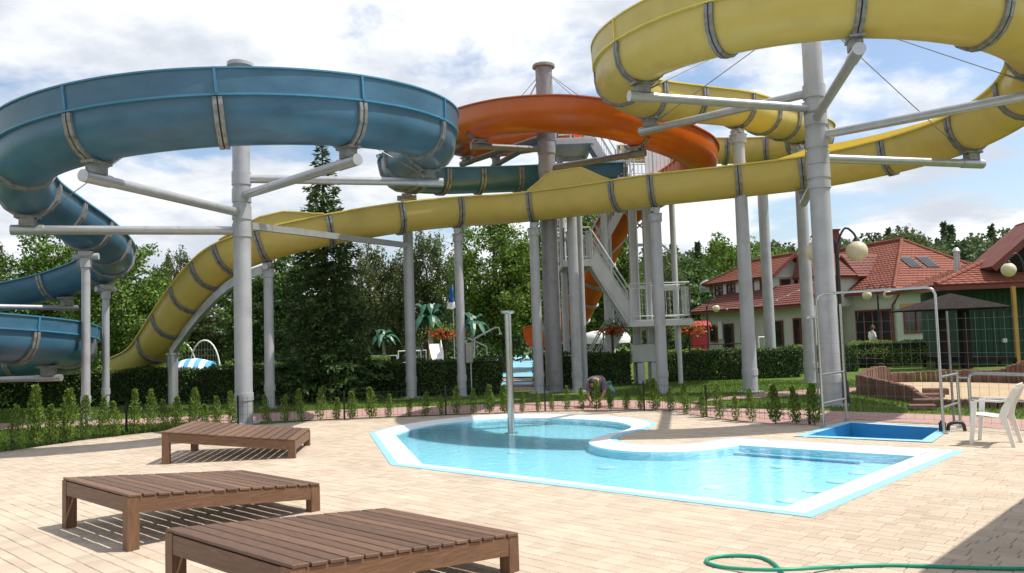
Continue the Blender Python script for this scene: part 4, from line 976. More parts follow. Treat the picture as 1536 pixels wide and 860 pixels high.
hedge('clipped_hedge', 'pale low hedge strip beyond the dark lawn hedge', [(6.4, 35.0), (9.0, 35.2)], 0.7, 0.92, 'thuja', 420, 0.09)
hedge('clipped_hedge', 'pale low hedge strip between the two rear posts', [(9.8, 36.0), (15.0, 36.6)], 0.8, 0.9, 'thuja', 420, 0.09)
hedge('clipped_hedge', 'bright green rounded hedge in front of the pale house corner', [(14.7, 34.6), (18.1, 35.2)], 1.2, 1.02, 'thuja', 600, 0.085, 0.3)
hedge('clipped_hedge', 'low hedge by the far play area left of the column', [(-13.5, 38), (-9.5, 38)], 0.8, 0.85, 'thuja', 350, 0.1)
hedge('clipped_hedge', 'low hedge patch beside the far pool railings', [(-6.6, 35.0), (-5.6, 35.0)], 0.9, 1.0, 'thuja', 400, 0.1)
# ================================================================== TREES
def tube_limb(mb, a, b, r0, r1, bend=0.15, n=5):
    a, b = Vector(a), Vector(b); k = Vector((random.uniform(-1, 1), random.uniform(-1, 1), random.uniform(0, 1))) * (b - a).length * bend
    pts = [a.lerp(b, i / n) + k * math.sin(math.pi * i / n) for i in range(n + 1)]; mb.tube(pts, [r0 + (r1 - r0) * i / n for i in range(n + 1)], 7)
def tree(name, label, px, ytop, Y, hw, leaf='leaf_a', base=1.0, n=230, per=75, ls=0.17, weep=False, seed=1, group='trees behind the slides', cat='tree'):
    top = at(px, ytop, Y); x, h = top.x, top.z; r = np.random.default_rng(seed); rs = random.Random(seed)
    t = thing(name, label, cat, (x, Y, -0.02), 0, group); cz = (h + base) / 2; b = (h - base) / 2
    d = unit(r.normal(size=(n, 3))); rad = 0.35 + 0.65 * r.random(n) ** 0.45
    lump = 0.80 + 0.28 * np.sin(d[:, 0] * 3.1 + seed) * np.cos(d[:, 2] * 2.7 + seed * 1.7) + 0.16 * r.random(n)
    prof = np.where(d[:, 2] > 0, 1.0, 1.05)
    C = np.stack([x + d[:, 0] * hw * rad * lump * prof, Y + d[:, 1] * hw * 0.9 * rad * lump, cz + d[:, 2] * b * rad * np.clip(lump + 0.08, 0, 1.0)], 1)
    cr = hw * (0.13 + 0.13 * r.random(n))
    ci = np.repeat(np.arange(n), per); m_ = len(ci)
    q = unit(r.normal(size=(m_, 3))) * (r.random(m_)[:, None] ** 0.5)
    if weep:
        q[:, :2] *= 0.55; q[:, 2] = q[:, 2] * 0.7 - 1.4 * r.random(m_)
    P = C[ci] + q * cr[ci][:, None] * np.array([1.0, 1.0, 0.7 if not weep else 1.3])
    N = unit(np.where(weep, 0.2, 0.8) * q + r.normal(size=(m_, 3)) * 0.8 + np.array([0, 0, 0.5 if not weep else 0.0]))
    D = r.normal(size=(m_, 3)); D[:, 2] -= 1.6 if weep else 0.5
    P[:, 2] = np.maximum(P[:, 2], 0.1)
    quad_mesh('crown', leaves(P, ls * (0.6 + 0.8 * r.random(m_)), 0.62 if not weep else 0.4, N, D, r), leaf, t)
    mb = MB(); tube_limb(mb, (x, Y, -0.02), (x, Y, cz), hw * 0.085, hw * 0.05, 0.03)
    for i in range(12): c = C[rs.randrange(n)]; tube_limb(mb, (x, Y, base + rs.random() * (cz - base)), c, hw * 0.035, hw * 0.008, 0.12)
    mb.build('trunk', 'bark', t, 50); return t
tree('broadleaf_tree', 'loose grey-green tree at the far left edge of the photo', -22, 318, 40, 1.7, 'leaf_c', 1.5, 150, 60, 0.16, True, 3)
tree('broadleaf_tree', 'broad mid-green tree behind the falling blue slide', 75, 338, 40, 3.2, 'leaf_a', 1.0, 270, 80, 0.18, False, 4)
tree('broadleaf_tree', 'rounded mid-green tree above the left hedge, right of the blue slide', 182, 352, 34, 2.5, 'leaf_a', 0.5, 250, 85, 0.15, False, 5)
tree('birch_tree', 'tall thin birch with drooping foliage behind the yellow drop', 258, 360, 47, 2.0, 'leaf_c', 1.5, 190, 80, 0.16, True, 6)
tree('broadleaf_tree', 'pale green bushy tree beyond the rope arches', 318, 448, 48, 2.3, 'leaf_c', 0.2, 170, 70, 0.17, False, 7)
tree('broadleaf_tree', 'dark tree between the left column and the spruce, left one', 385, 398, 46, 2.6, 'leaf_b', 0.3, 220, 80, 0.18, False, 8)
tree('broadleaf_tree', 'dark tree close behind the spruce', 452, 372, 45, 2.6, 'leaf_b', 0.3, 220, 80, 0.18, False, 9)
tree('birch_tree', 'drooping birch right of the spruce top', 560, 352, 46, 2.6, 'leaf_c', 1.0, 240, 90, 0.17, True, 10)
tree('birch_tree', 'drooping birch in the gap left of the flag', 635, 338, 45, 2.5, 'leaf_c', 1.0, 240, 90, 0.17, True, 11)
tree('broadleaf_tree', 'large leafy tree behind the mushroom pole and centre posts', 748, 315, 40, 2.9, 'leaf_d', 0.6, 280, 90, 0.17, False, 12)
tree('broadleaf_tree', 'large dark leafy tree directly behind the centre column', 820, 325, 43, 2.7, 'leaf_a', 0.6, 250, 80, 0.18, False, 13)
tree('broadleaf_tree', 'leafy tree seen through the stair tower', 893, 292, 42, 2.7, 'leaf_a', 0.6, 260, 85, 0.17, False, 14)
tree('birch_tree', 'thin birch right of the stair tower', 985, 362, 52, 1.9, 'leaf_c', 1.0, 170, 70, 0.17, True, 15)
tree('broadleaf_tree', 'bright leafy tree above the left end of the red-roofed house', 1095, 352, 84, 5.5, 'leaf_d', 1.0, 220, 70, 0.34, False, 16)
tree('broadleaf_tree', 'rounded tree rising behind the upper gable', 1178, 360, 90, 5.0, 'leaf_a', 1.0, 200, 70, 0.34, False, 17)
tree('broadleaf_tree', 'dark tree left of the red-roofed house', 1032, 392, 76, 3.6, 'leaf_b', 1.0, 180, 70, 0.3, False, 18)
tree('broadleaf_tree', 'pale feathery tree above the hip roof of the pale house', 1368, 342, 92, 5.0, 'leaf_c', 1.0, 220, 70, 0.34, False, 19)
def conifer(name, label, x, y, h, hw, leaf, droop=0.35, seed=1, whorl=0.16, per=11, nl=26, ls=0.14, bare=0.1, group=None):
    r = np.random.default_rng(seed); t = thing(name, label, 'conifer', (x, y, -0.02), 0, group); V = []; mb = MB()
    mb.tube([(x, y, -0.02), (x, y, h * 0.5), (x, y, h)], [h * 0.02, h * 0.011, 0.012], 8)
    z = bare
    while z < h - 0.08:
        f_ = 1 - z / h; L0 = hw * (f_ ** 0.95) * (0.85 + 0.3 * r.random()) + 0.05; k = max(4, int(per * (0.4 + 0.6 * f_)))
        for j in range(k):
            az = 6.283 * (j + r.random()) / k; L = L0 * (0.65 + 0.5 * r.random()); d = np.array([math.cos(az), math.sin(az), 0]); sd = np.array([-d[1], d[0], 0])
            m_ = max(6, int(nl * L / hw)); u = np.sqrt(r.random(m_)) ; lat = (r.random(m_) - 0.5) * L * 0.42 * (1.05 - u)
            P = np.array([x, y, z]) + np.outer(u * L, d) + np.outer(lat, sd); P[:, 2] += -droop * L * u ** 1.3 + 0.16 * L * u ** 3 - np.abs(lat) * 0.35 + r.normal(size=m_) * 0.02
            D = d * 0.9 + np.outer(np.sign(lat) * 0.7, sd) + r.normal(size=(m_, 3)) * 0.3 - np.array([0, 0, 0.35]); N = unit(np.array([0, 0, 1.0]) + r.normal(size=(m_, 3)) * 0.55)
            V.append(leaves(P, ls * (0.7 + 0.7 * r.random(m_)), 0.34, N, D, r))
        z += whorl * (0.7 + 0.6 * r.random()) * (0.55 + 0.45 * f_)
    quad_mesh('foliage', np.concatenate(V), leaf, t); mb.build('trunk', 'bark', t, 50); return t
sp = at(483, 212, 25.0)
conifer('spruce_tree', 'tall dark spruce standing in the hedge behind the yellow slide', sp.x, 25.0, sp.z, 1.95, 'spruce', 0.40, 5, 0.15, 13, 85, 0.18, 0.05)
conifer('spruce_tree', 'small blue-grey spruce in front of the wooden chalet', at(600, 468, 47).x, 47, at(600, 466, 47).z, 1.25, 'blue_spruce', 0.2, 6, 0.16, 9, 30, 0.2)
conifer('spruce_tree', 'grey-blue spruce by the small globe lamp left of the spruce', at(388, 470, 52).x, 52, at(388, 470, 52).z, 1.1, 'blue_spruce', 0.25, 8, 0.2, 9, 24, 0.22)
def woodland(name, label, items, leaf, per, ls, seed):
    r = np.random.default_rng(seed); V = []
    for (x, y, z0, h, w, con) in items:
        m_ = per; u = r.random(m_); az = r.random(m_) * 6.283
        if con: rad = w * (1 - u) ** 0.9 * np.sqrt(r.random(m_)); zz_ = z0 + h * (0.05 + 0.95 * u)
        else:
            ph = np.arccos(1 - 2 * u); lump = 0.75 + 0.25 * np.sin(az * 3 + x) * np.sin(ph * 4 + y) + 0.15 * r.random(m_); k = lump * (0.55 + 0.45 * r.random(m_) ** 0.4)
            rad = w * np.sin(ph) * k; zz_ = z0 + h * 0.52 - h * 0.48 * np.cos(ph) * np.clip(k + 0.1, 0, 1.05)
        P = np.stack([x + rad * np.cos(az), y + rad * np.sin(az), zz_], 1)
        N = unit(np.stack([np.cos(az), np.sin(az), 0.6 + 0 * az], 1) + r.normal(size=(m_, 3)) * 0.7)
        V.append(leaves(P, ls * (0.6 + 0.8 * r.random(m_)), 0.7, N, None, r))
    o = quad_mesh(name, np.concatenate(V), leaf); tag(o, label, 'woodland', None, 'stuff'); return o
rw = random.Random(3); it = []
for i in range(46):
    x = -46 + i * 1.32 + rw.uniform(-0.6, 0.6); it.append((x, 60 + rw.uniform(-3, 6), -0.5, rw.uniform(5.0, 7.6), rw.uniform(1.9, 2.8), False))
woodland('far_woodland', 'dark wood closing the view behind the left trees', it, 'leaf_b', 620, 0.34, 21)
def hz(x, y): return max(0.0, (y - 92) * 0.16) * (0.55 + 0.45 * min(max((x - 5) / 60, 0), 1))
hill = MB(); nx, ny = 24, 10
hv = [(-20 + 220 * i / nx, 88 + 14 * j, -0.3 + hz(-20 + 220 * i / nx, 88 + 14 * j)) for j in range(ny + 1) for i in range(nx + 1)]
hill.add(hv, [(j * (nx + 1) + i, j * (nx + 1) + i + 1, (j + 1) * (nx + 1) + i + 1, (j + 1) * (nx + 1) + i) for j in range(ny) for i in range(nx)])
structure(hill.build('hill', 'hill', None, 180))
it = []
for k in range(280):
    y = rw.uniform(98, 170); x = rw.uniform(0.17, 0.78) * y + rw.uniform(-6, 6); sky_ = 1.0; con = rw.random() < 0.07
    it.append((x, y, hz(x, y) - 0.5, rw.uniform(7, 10) * (1.2 if con else 1), (rw.uniform(1.5, 1.9) if con else rw.uniform(3.0, 4.4)), con))
woodland('hillside_woodland', 'wooded hillside behind the red-roofed houses', it, 'wood_far', 700, 0.75, 22)
# grass blades on the strips near the deck
def blades(poly, holes, n, h, seed):
    r = np.random.default_rng(seed); xs = [p[0] for p in poly]; ys = [p[1] for p in poly]; out = []
    while len(out) < n:
        c = (r.uniform(min(xs), max(xs)), r.uniform(min(ys), max(ys)))
        if inside(c, poly) and not any(inside(c, q) for q in holes): out.append((c[0], c[1], -0.02))
    P = np.array(out); D = np.array([0, 0, 1.0]) + r.normal(size=P.shape) * 0.35; az = r.random(n) * 6.283
    N = unit(np.stack([np.cos(az), np.sin(az), 0.2 * r.normal(size=n)], 1)); return leaves(P, h * (0.5 + r.random(n)), 0.22, N, D, r)
strip1 = [tuple(G(*p)[:2]) for p in [(-90, 694), (0, 679), (120, 661), (250, 646.5), (330, 641), (300, 636), (150, 641), (0, 647), (-90, 654)]]
lawn1 = [tuple(G(*p)[:2]) for p in [(-100, 641), (0, 635), (150, 630), (300, 624), (440, 617), (540, 613), (640, 609.5), (740, 606), (750, 594), (560, 596), (300, 603), (0, 608), (-100, 612)]]
lawn2 = [tuple(G(*p)[:2]) for p in [(1050, 607), (1100, 611), (1160, 613), (1300, 617), (1420, 621), (1536, 628), (1600, 632), (1600, 570), (1300, 570), (1050, 571), (900, 582), (900, 599), (980, 600)]]
Vb = np.concatenate([blades(strip1, [], 14000, 0.09, 1), blades(lawn1, [pathA], 26000, 0.06, 2), blades(lawn2, [pathA, pathB], 42000, 0.055, 3)])
o = quad_mesh('grass', Vb, 'blade'); tag(o, 'short mown grass on the lawns beyond the deck', 'grass', None, 'stuff')
# ================================================================== HOUSES
def roof_face(mb, e0, e1, t0, t1, course=0.27, th=0.035, mi=0, col_w=0.16):
    e0, e1, t0, t1 = (Vector(p) for p in (e0, e1, t0, t1)); n = max(2, int(((e0 + e1) / 2 - (t0 + t1) / 2).length / course))
    N = (e1 - e0).cross(((t0 + t1) / 2) - e0).normalized()
    if N.z < 0: N = -N
    for i in range(n):
        a, b = i / n, (i + 1.06) / n
        p0, p1 = e0.lerp(t0, a), e1.lerp(t1, a); q0, q1 = e0.lerp(t0, min(b, 1)), e1.lerp(t1, min(b, 1)); W = (p1 - p0).length; k = max(1, int(W / col_w)); vs_ = []
        for j in range(k + 1):
            u = j / k; wv = 0.009 * (1 if j % 2 else -1); p, q = p0.lerp(p1, u), q0.lerp(q1, u)
            vs_ += [p + N * (th + wv), q + N * (0.004 + wv), p + N * (-0.06)]
        fs = []
        for j in range(k):
            o_ = 3 * j; fs += [(o_, o_ + 3, o_ + 4, o_ + 1), (o_ + 2, o_ + 5, o_ + 3, o_)]
        mb.add(vs_, fs, mi)
    mb.slab([e0 - N * 0.02, e1 - N * 0.02, t1 - N * 0.02, t0 - N * 0.02] if (t1 - t0).length > 0.05 else [e0 - N * 0.02, e1 - N * 0.02, t0 - N * 0.02], 0.12, mi)
def cap_line(t, a, b, r=0.11, m='tile', name='ridge_tiles', tie=0.35):
    a, b = Vector(a), Vector(b); n = max(2, int((b - a).length / tie)); mb = MB()
    for i in range(n): mb.tube([a.lerp(b, i / n), a.lerp(b, (i + 1.1) / n)], [r, r * 0.86], 8)
    mb.build(name, m, t)
def wall_window(t, a, d, n_, u0, u1, z0, z1, cols_=2, rows=1, m='red_trim', off=0.0, name='window'):
    # a: wall base point, d: along wall, n_: outward normal
    p0, p1 = a + d * u0 + n_ * (0.02 + off), a + d * u1 + n_ * (0.02 + off); Z = Vector((0, 0, 1)); zc_ = (z0 + z1) / 2
    mb = MB(); mb.beam(p0 + Z * zc_, p1 + Z * zc_, 0.03, z1 - z0); w = mb.build(name, 'glass_dark', t); mb = MB(); q = n_ * 0.03
    for z in [z0 + (z1 - z0) * k / rows for k in range(rows + 1)]: mb.beam(p0 + Z * z + q - d * 0.05, p1 + Z * z + q + d * 0.05, 0.07, 0.09)
    for k in range(cols_ + 1): c = p0.lerp(p1, k / cols_) + q * 1.1; mb.beam(c + Z * z0, c + Z * z1, 0.075, 0.09, 0, tuple(d))
    mb.build('frame', m, w); return w
K = Vector((at(1341, 432, 46).x, 46, 0)); RD = Vector((0.97, 0.243, 0)).normalized(); LD = Vector((-0.243, 0.97, 0)).normalized(); Zv = Vector((0, 0, 1))
EV = 3.82; RZ = 7.2
h2 = thing('corner_house', 'pale house with a tall red hip roof and two skylights, corner facing the camera', 'house', tuple(K))
eK, eR, eL, eB = K + Zv * EV, K + RD * 9.4 + Zv * EV, K + LD * 14 + Zv * EV, K + RD * 9.4 + LD * 14 + Zv * EV; A1 = K + RD * 4.7 + LD * 4.7 + Zv * RZ; A2 = K + RD * 4.7 + LD * 14 + Zv * RZ
mb = MB(); roof_face(mb, eK, eR, A1, A1); roof_face(mb, eL, eK, A2, A1); roof_face(mb, eR, eB, A1, A2); rf = mb.build('roof', 'tile', h2)
cap_line(rf, eK + Zv * 0.05, A1 + Zv * 0.03); cap_line(rf, eR + Zv * 0.05, A1 + Zv * 0.03); cap_line(rf, A1 + Zv * 0.06, A2 + Zv * 0.06, 0.14)
o_ = K + RD * 0.6 + LD * 0.6; mb = MB(); mb.prism([tuple(p[:2]) for p in (o_, o_ + RD * 8.2, o_ + RD * 8.2 + LD * 13, o_ + LD * 13)], -0.02, EV - 0.15); mb.build('wall', 'render', h2)
mb = MB(); mb.beam(eK - Zv * 0.16, eR - Zv * 0.16, 0.16, 0.14); mb.beam(eK - Zv * 0.16, eL - Zv * 0.16, 0.16, 0.14); mb.build('gutter', 'red_trim', h2)
wall_window(h2, o_ + LD * 0.0, LD, -RD, 0.5, 3.6, 0.1, 2.65, 4, 1); wall_window(h2, o_, RD, -LD, 0.45, 2.9, 1.25, 2.75, 3, 1)
wall_window(h2, o_, LD, -RD, 5.0, 7.0, 0.9, 2.3, 2, 1)
mb = MB(); mb.tube([o_ - RD * 0.08 - LD * 0.5 + Zv * (EV - 0.2), o_ - RD * 0.09 + LD * 0.25 + Zv * 2.9, o_ - RD * 0.09 + LD * 0.25 + Zv * 0.02], 0.05, 8); mb.build('downpipe', 'red_trim', h2)
fN = (eR - eK).cross(A1 - eK).normalized()
if fN.z < 0: fN = -fN
for u, w_, h0 in ((0.42, 0.2, 0.34), (0.56, 0.2, 0.38)):
    c = eK.lerp(eR, 0.5).lerp(A1, 0.5) + RD * ((u - 0.42) * 9 - 1.5) + fN * 0.09; sl_ = (A1 - eK.lerp(eR, 0.5)).normalized()
    mb = MB(); mb.slab([c - RD * 0.42 - sl_ * 0.6, c + RD * 0.42 - sl_ * 0.6, c + RD * 0.42 + sl_ * 0.6, c - RD * 0.42 + sl_ * 0.6], 0.1); sk = mb.build('skylight', 'black', rf)
    mb = MB(); c2 = c + fN * 0.02; mb.slab([c2 - RD * 0.32 - sl_ * 0.5, c2 + RD * 0.32 - sl_ * 0.5, c2 + RD * 0.32 + sl_ * 0.5, c2 - RD * 0.32 + sl_ * 0.5], 0.018); mb.build('pane', 'glass_dark', sk) if False else mb.build('skylight_pane', 'glass_dark', rf)
ch = A2 - RD * 1.2 - LD * 4 ; mb = MB(); mb.box((ch.x, ch.y, RZ + 0.3), (0.6, 0.6, 2.0)); mb.box((ch.x, ch.y, RZ + 1.36), (0.75, 0.75, 0.12)); mb.build('chimney', 'tile_dark', rf)
# small dormer on the long roof face of the corner house
dm = eL.lerp(eK, 0.68).lerp(A2.lerp(A1, 0.68), 0.30); mb = MB(); rr = dm + RD * 1.6 + Zv * 1.25
roof_face(mb, dm - LD * 1.5 - RD * 0.5, rr - LD * 1.5 + Zv * 0 - LD * -1.5, dm + Zv * 1.2 - RD * 0.5, rr) if False else None
l0, l1, pk = dm - LD * 1.5 - RD * 0.7, dm + LD * 1.5 - RD * 0.7, dm - RD * 0.7 + Zv * 1.45; bk = dm + RD * 2.0 + Zv * 1.5
roof_face(mb, l0, l0 + RD * 0.9, pk, bk); roof_face(mb, l1, l1 + RD * 0.9, pk, bk); dmr = mb.build('dormer_roof', 'tile_dark', rf)
mb = MB(); mb.slab([l0 + RD * 0.35, l1 + RD * 0.35, pk + RD * 0.35 - Zv * 0.12], 0.1); mb.build('dormer_front', 'glass_dark', rf)
# --- two-storey house on the left of it
h1 = thing('veranda_house', 'two-storey pale house with stepped red roofs and a long veranda', 'house', (15.5, 52, -0.02))
DV = Vector((-0.3, 0.954, 0)).normalized(); NV = Vector((0.954, 0.3, 0)).normalized()
V0, V1 = Vector((16.6, 45.6, 3.12)), Vector((12.7, 58.2, 3.12)); T0, T1 = V0 + NV * 2.2 + Zv * 1.35, V1 + NV * 2.4 - DV * 1.6 + Zv * 1.35
mb = MB(); roof_face(mb, V1, V0, T1, T0); V2 = V1 + NV * 9; roof_face(mb, V2, V1, T1 + NV * 4.5, T1); r1 = mb.build('veranda_roof', 'tile_dark', h1)
mb = MB(); mb.beam(V0 - Zv * 0.14, V1 - Zv * 0.14, 0.16, 0.14); mb.beam(V1 - Zv * 0.14, V2 - Zv * 0.14, 0.16, 0.14); mb.build('gutter', 'red_trim', h1)
w0 = V0 + NV * 0.7; w0.z = -0.02; w1 = V1 + NV * 0.7 - DV * 0.6; w1.z = -0.02
mb = MB(); mb.prism([tuple(p[:2]) for p in (w0, w0 + NV * 1.3, w0 + DV * 5 + NV * 3.0, w1 + NV * 5.5, w1)], -0.02, 3.0); mb.build('wall', 'render_white', h1)
LW = (w1 - w0).length
for u0, u1, z0, z1, cc in ((0.6, 1.9, 0.2, 2.3, 2), (3.0, 4.6, 0.1, 2.2, 2), (6.0, 7.4, 0.9, 2.2, 2), (8.4, 9.4, 0.05, 2.15, 1), (10.4, 11.2, 1.0, 2.1, 1), (12.2, 13.3, 0.05, 2.2, 2), (13.9, 14.8, 1.0, 2.1, 1)):
    if u1 < LW: wall_window(h1, w0, DV, -NV, u0, u1, z0, z1, cc, 1, 'red_trim', 0, 'window' if z0 > 0.5 else 'door')
P0 = Vector((18.35, 51.6, 6.5)); P1 = P0 + DV * 4.6; E0 = P0 - NV * 1.75 - Zv * 1.35; E1 = E0 + DV * 8.6; E2 = P0 + NV * 1.75 - Zv * 1.35; E3 = E2 + DV * 8.6
mb = MB(); roof_face(mb, E1, E0, P1, P0); roof_face(mb, E2, E3, P0, P1); roof_face(mb, E3, E1, P1, P1); r2 = mb.build('upper_roof', 'tile', h1); cap_line(r2, P0 + Zv * 0.05, P1 + Zv * 0.05); cap_line(r2, P1, E1)
mb = MB(); mb.beam(E0 - Zv * 0.05 - DV * 0.03, P0 - Zv * 0.05 - DV * 0.03, 0.06, 0.22); mb.beam(E2 - Zv * 0.05 - DV * 0.03, P0 - Zv * 0.05 - DV * 0.03, 0.06, 0.22); mb.build('barge_board', 'red_trim', h1)
g0, g1 = E0 + DV * 0.5 + NV * 0.4, E2 + DV * 0.5 - NV * 0.4
mb = MB(); mb.prism([tuple(p[:2]) for p in (g0, g1, g1 + DV * 7.2, g0 + DV * 7.2)], 3.6, 5.05); mb.slab([g1 - Zv * 0.1, g0 - Zv * 0.1, P0 + DV * 0.5 - Zv * 0.25], 0.1); mb.build('upper_wall', 'render_white', h1)
gb = Vector((g0.x, g0.y, 0))
for u0 in (0.4, 2.2, 4.4, 6.0): wall_window(h1, gb, DV, -NV, u0, u0 + 0.95, 4.2, 4.95, 2, 1)
wall_window(h1, Vector((g0.x, g0.y, 0)), NV, -DV, 0.5, 1.2, 4.15, 4.9, 1, 1); wall_window(h1, Vector((g0.x, g0.y, 0)), NV, -DV, 1.6, 2.3, 4.15, 4.9, 1, 1)
S0 = Vector((19.2, 49.3, 4.9)); mb = MB(); roof_face(mb, S0, S0 + NV * 3.5, S0 + DV * 2.2 + Zv * 1.6, S0 + NV * 3.5 + DV * 2.2 + Zv * 1.6); roof_face(mb, S0 + DV * 2.2 + Zv * 0.0 - NV * 0.6, S0 - NV * 0.6, S0 + DV * 2.2 + Zv * 1.6, S0 + DV * 0.4 + Zv * 0.4); mb.build('side_roof', 'tile_dark', h1)
s0 = S0 + DV * 0.4; mb = MB(); mb.prism([tuple(p[:2]) for p in (s0, s0 + NV * 3.2, s0 + NV * 3.2 + DV * 2, s0 + DV * 2)], 3.0, 4.9); mb.build('balcony_wall', 'render_white', h1)
wall_window(h1, Vector((s0.x, s0.y, 0)), NV, -DV, 0.3, 1.4, 3.7, 4.75, 2, 1)
mb = MB(); q = P1 + DV * 4.5 - NV * 1.0; mb.lathe([(0.6, 0), (0.6, 0.6), (0.35, 0.85), (0.02, 0.95)], (q.x, q.y, 4.6), 14); mb.build('roof_vent', 'arm', h1, 40)
c = w0 + DV * 9.9 - NV * 0.05 + Zv * 1.75; mb = MB(); mb.beam(c - Zv * 0.6, c + Zv * 0.6, 0.05, 0.5, 0, tuple(DV)); mb.build('wall_sign', 'white', h1); mb = MB()
# --- green wooden house at the right edge
h3 = thing('green_house', 'dark green wooden house with red tiled roof and gable at the right edge', 'house', (at(1470, 430, 34).x, 34, -0.02))
e0 = at(1404, 428, 33); ez = e0.z; e1 = Vector((e0.x + 9.5, 33.0 - 1.6, ez)); ad = (e1 - e0); ad.z = 0; ad.normalize(); an = Vector((-ad.y, ad.x, 0))
t0 = e0 + ad * 4.6 + an * 3.6 + Zv * 1.7; t1 = e1 + an * 3.6 + Zv * 1.7; eb = e0 + an * 7.2
mb = MB(); roof_face(mb, e0, e1, t0, t1); roof_face(mb, eb, e0, t0 + an * 0.01, t0); r3 = mb.build('roof', 'tile', h3); cap_line(r3, e0 + Zv * 0.04, t0 + Zv * 0.04); cap_line(r3, t0 + Zv * 0.04, t1 + Zv * 0.04)
mb = MB(); mb.beam(e0 - Zv * 0.15, e1 - Zv * 0.15, 0.14, 0.16); mb.build('gutter', 'red_trim', h3)
gl = e0 + ad * 2.3 + an * 0.7 + Zv * 0.62; gr = gl + ad * 4.6; gp = (gl + gr) / 2 + Zv * 1.95; gf = -an * 0.55
mb = MB(); roof_face(mb, gl + gf, gl + an * 2.6, gp + gf, gp + an * 2.6); roof_face(mb, gr + gf, gr + an * 2.6, gp + gf, gp + an * 2.6); r3b = mb.build('gable_roof', 'tile_dark', h3); cap_line(r3b, gp + gf + Zv * 0.04, gp + an * 2.6 + Zv * 0.04)
mb = MB(); mb.slab([gl + Zv * -0.1 + ad * 0.3, gr + Zv * -0.1 - ad * 0.3, gp - Zv * 0.2], 0.12); mb.build('gable_wall', 'darkwood', h3)
mb = MB(); mb.beam(gl + gf - Zv * 0.06, gp + gf - Zv * 0.06, 0.07, 0.2); mb.beam(gr + gf - Zv * 0.06, gp + gf - Zv * 0.06, 0.07, 0.2); mb.build('barge_board', 'red_trim', h3)
wb = e0 + ad * 1.35 + an * 1.3; mb = MB(); mb.prism([tuple(p[:2]) for p in (wb, wb + ad * 8, wb + ad * 8 + an * 5, wb + an * 5)], -0.02, ez - 0.1); mb.build('wall', 'green_wall', h3)
for k in range(34):
    p = wb + ad * (0.12 + k * 0.235) - an * 0.012; mb = MB(); mb.beam(Vector((p.x, p.y, 0.1)), Vector((p.x, p.y, ez - 0.12)), 0.02, 0.2, 0, tuple(ad)); mb.build('wall_board', 'green_wall', h3)
for px in (1519, 1600):
    p = at(px, 425, 31.8); mb = MB(); mb.beam((p.x, p.y, -0.02), (p.x, p.y, ez - 0.2), 0.13, 0.13, 0, (1, 0, 0)); mb.build('porch_post', 'ochre', h3)
q = e0 + ad * 2.0 + an * 3.2 + Zv * 1.3; mb = MB(); mb.lathe([(0.12, -0.6), (0.12, 0.3), (0.18, 0.32), (0.1, 0.46), (0.02, 0.5)], tuple(q), 12); mb.build('flue', 'arm', h3, 40)
for (u, z) in ((1.0, 2.4), (1.6, 0.95)):
    p = wb + ad * u - an * 0.06; mb = MB(); mb.box((p.x, p.y, z), (0.16, 0.1, 0.16)); mb.build('junction_box', 'white', h3)
# ================================================================== LAMPS
def lamp(label, x, y, zg, gr_=0.24, sides=(1,), rz=0.0, z0=-0.02):
    t = thing('street_lamp', label, 'lamp', (x, y, z0), rz, 'globe lamps'); top = zg + 0.55
    mb = MB(); mb.lathe([(0.10, 0), (0.10, 0.5), (0.065, 0.55), (0.05, 1.6), (0.045, top - 0.35 - z0)], (0, 0, 0), 14); mb.build('post', 'black', t, 40, local=True)
    for s_ in sides:
        pts, _ = catmull([(0, 0, top - 0.9 - z0), (s_ * 0.05, 0, top - 0.35 - z0), (s_ * 0.26, 0, top - z0), (s_ * 0.5, 0, top - 0.14 - z0), (s_ * 0.55, 0, zg + gr_ + 0.03 - z0)], 0.08)
        mb = MB(); mb.tube(pts, 0.026, 8); mb.lathe([(0.028, 0.12), (0.07, 0.06), (0.09, 0.0)], (s_ * 0.55, 0, zg + gr_ - z0 - 0.02), 12); ar = mb.build('arm', 'black', t, 50, local=True)
        mb = MB(); mb.sphere((s_ * 0.55, 0, zg - z0), gr_, 22, 14); mb.build('globe', 'globe', t, 180, local=True)
g = G(1272, 604); zg = at(1290, 376, g.y).z; lamp('black lamp post with two cream globes beside the thick right column', g.x - 0.06, g.y, zg, 0.245, (1, -1), R_(14))
p = at(1513, 405, 27); lamp('black lamp with one cream globe reaching in from the right edge', p.x + 0.55, 27, p.z, 0.235, (-1,))
p = at(1302, 443, 42); lamp('small globe lamp in front of the glazed door of the pale house', p.x + 0.5, 42, p.z, 0.235, (-1, 1))
p = at(1073, 463, 47); lamp('small globe lamp in front of the veranda house', p.x - 0.5, 47, p.z, 0.21, (1,))
p = at(382, 488, 50); lamp('small globe lamp left of the dark spruce', p.x + 0.55, 50, p.z, 0.21, (-1,))
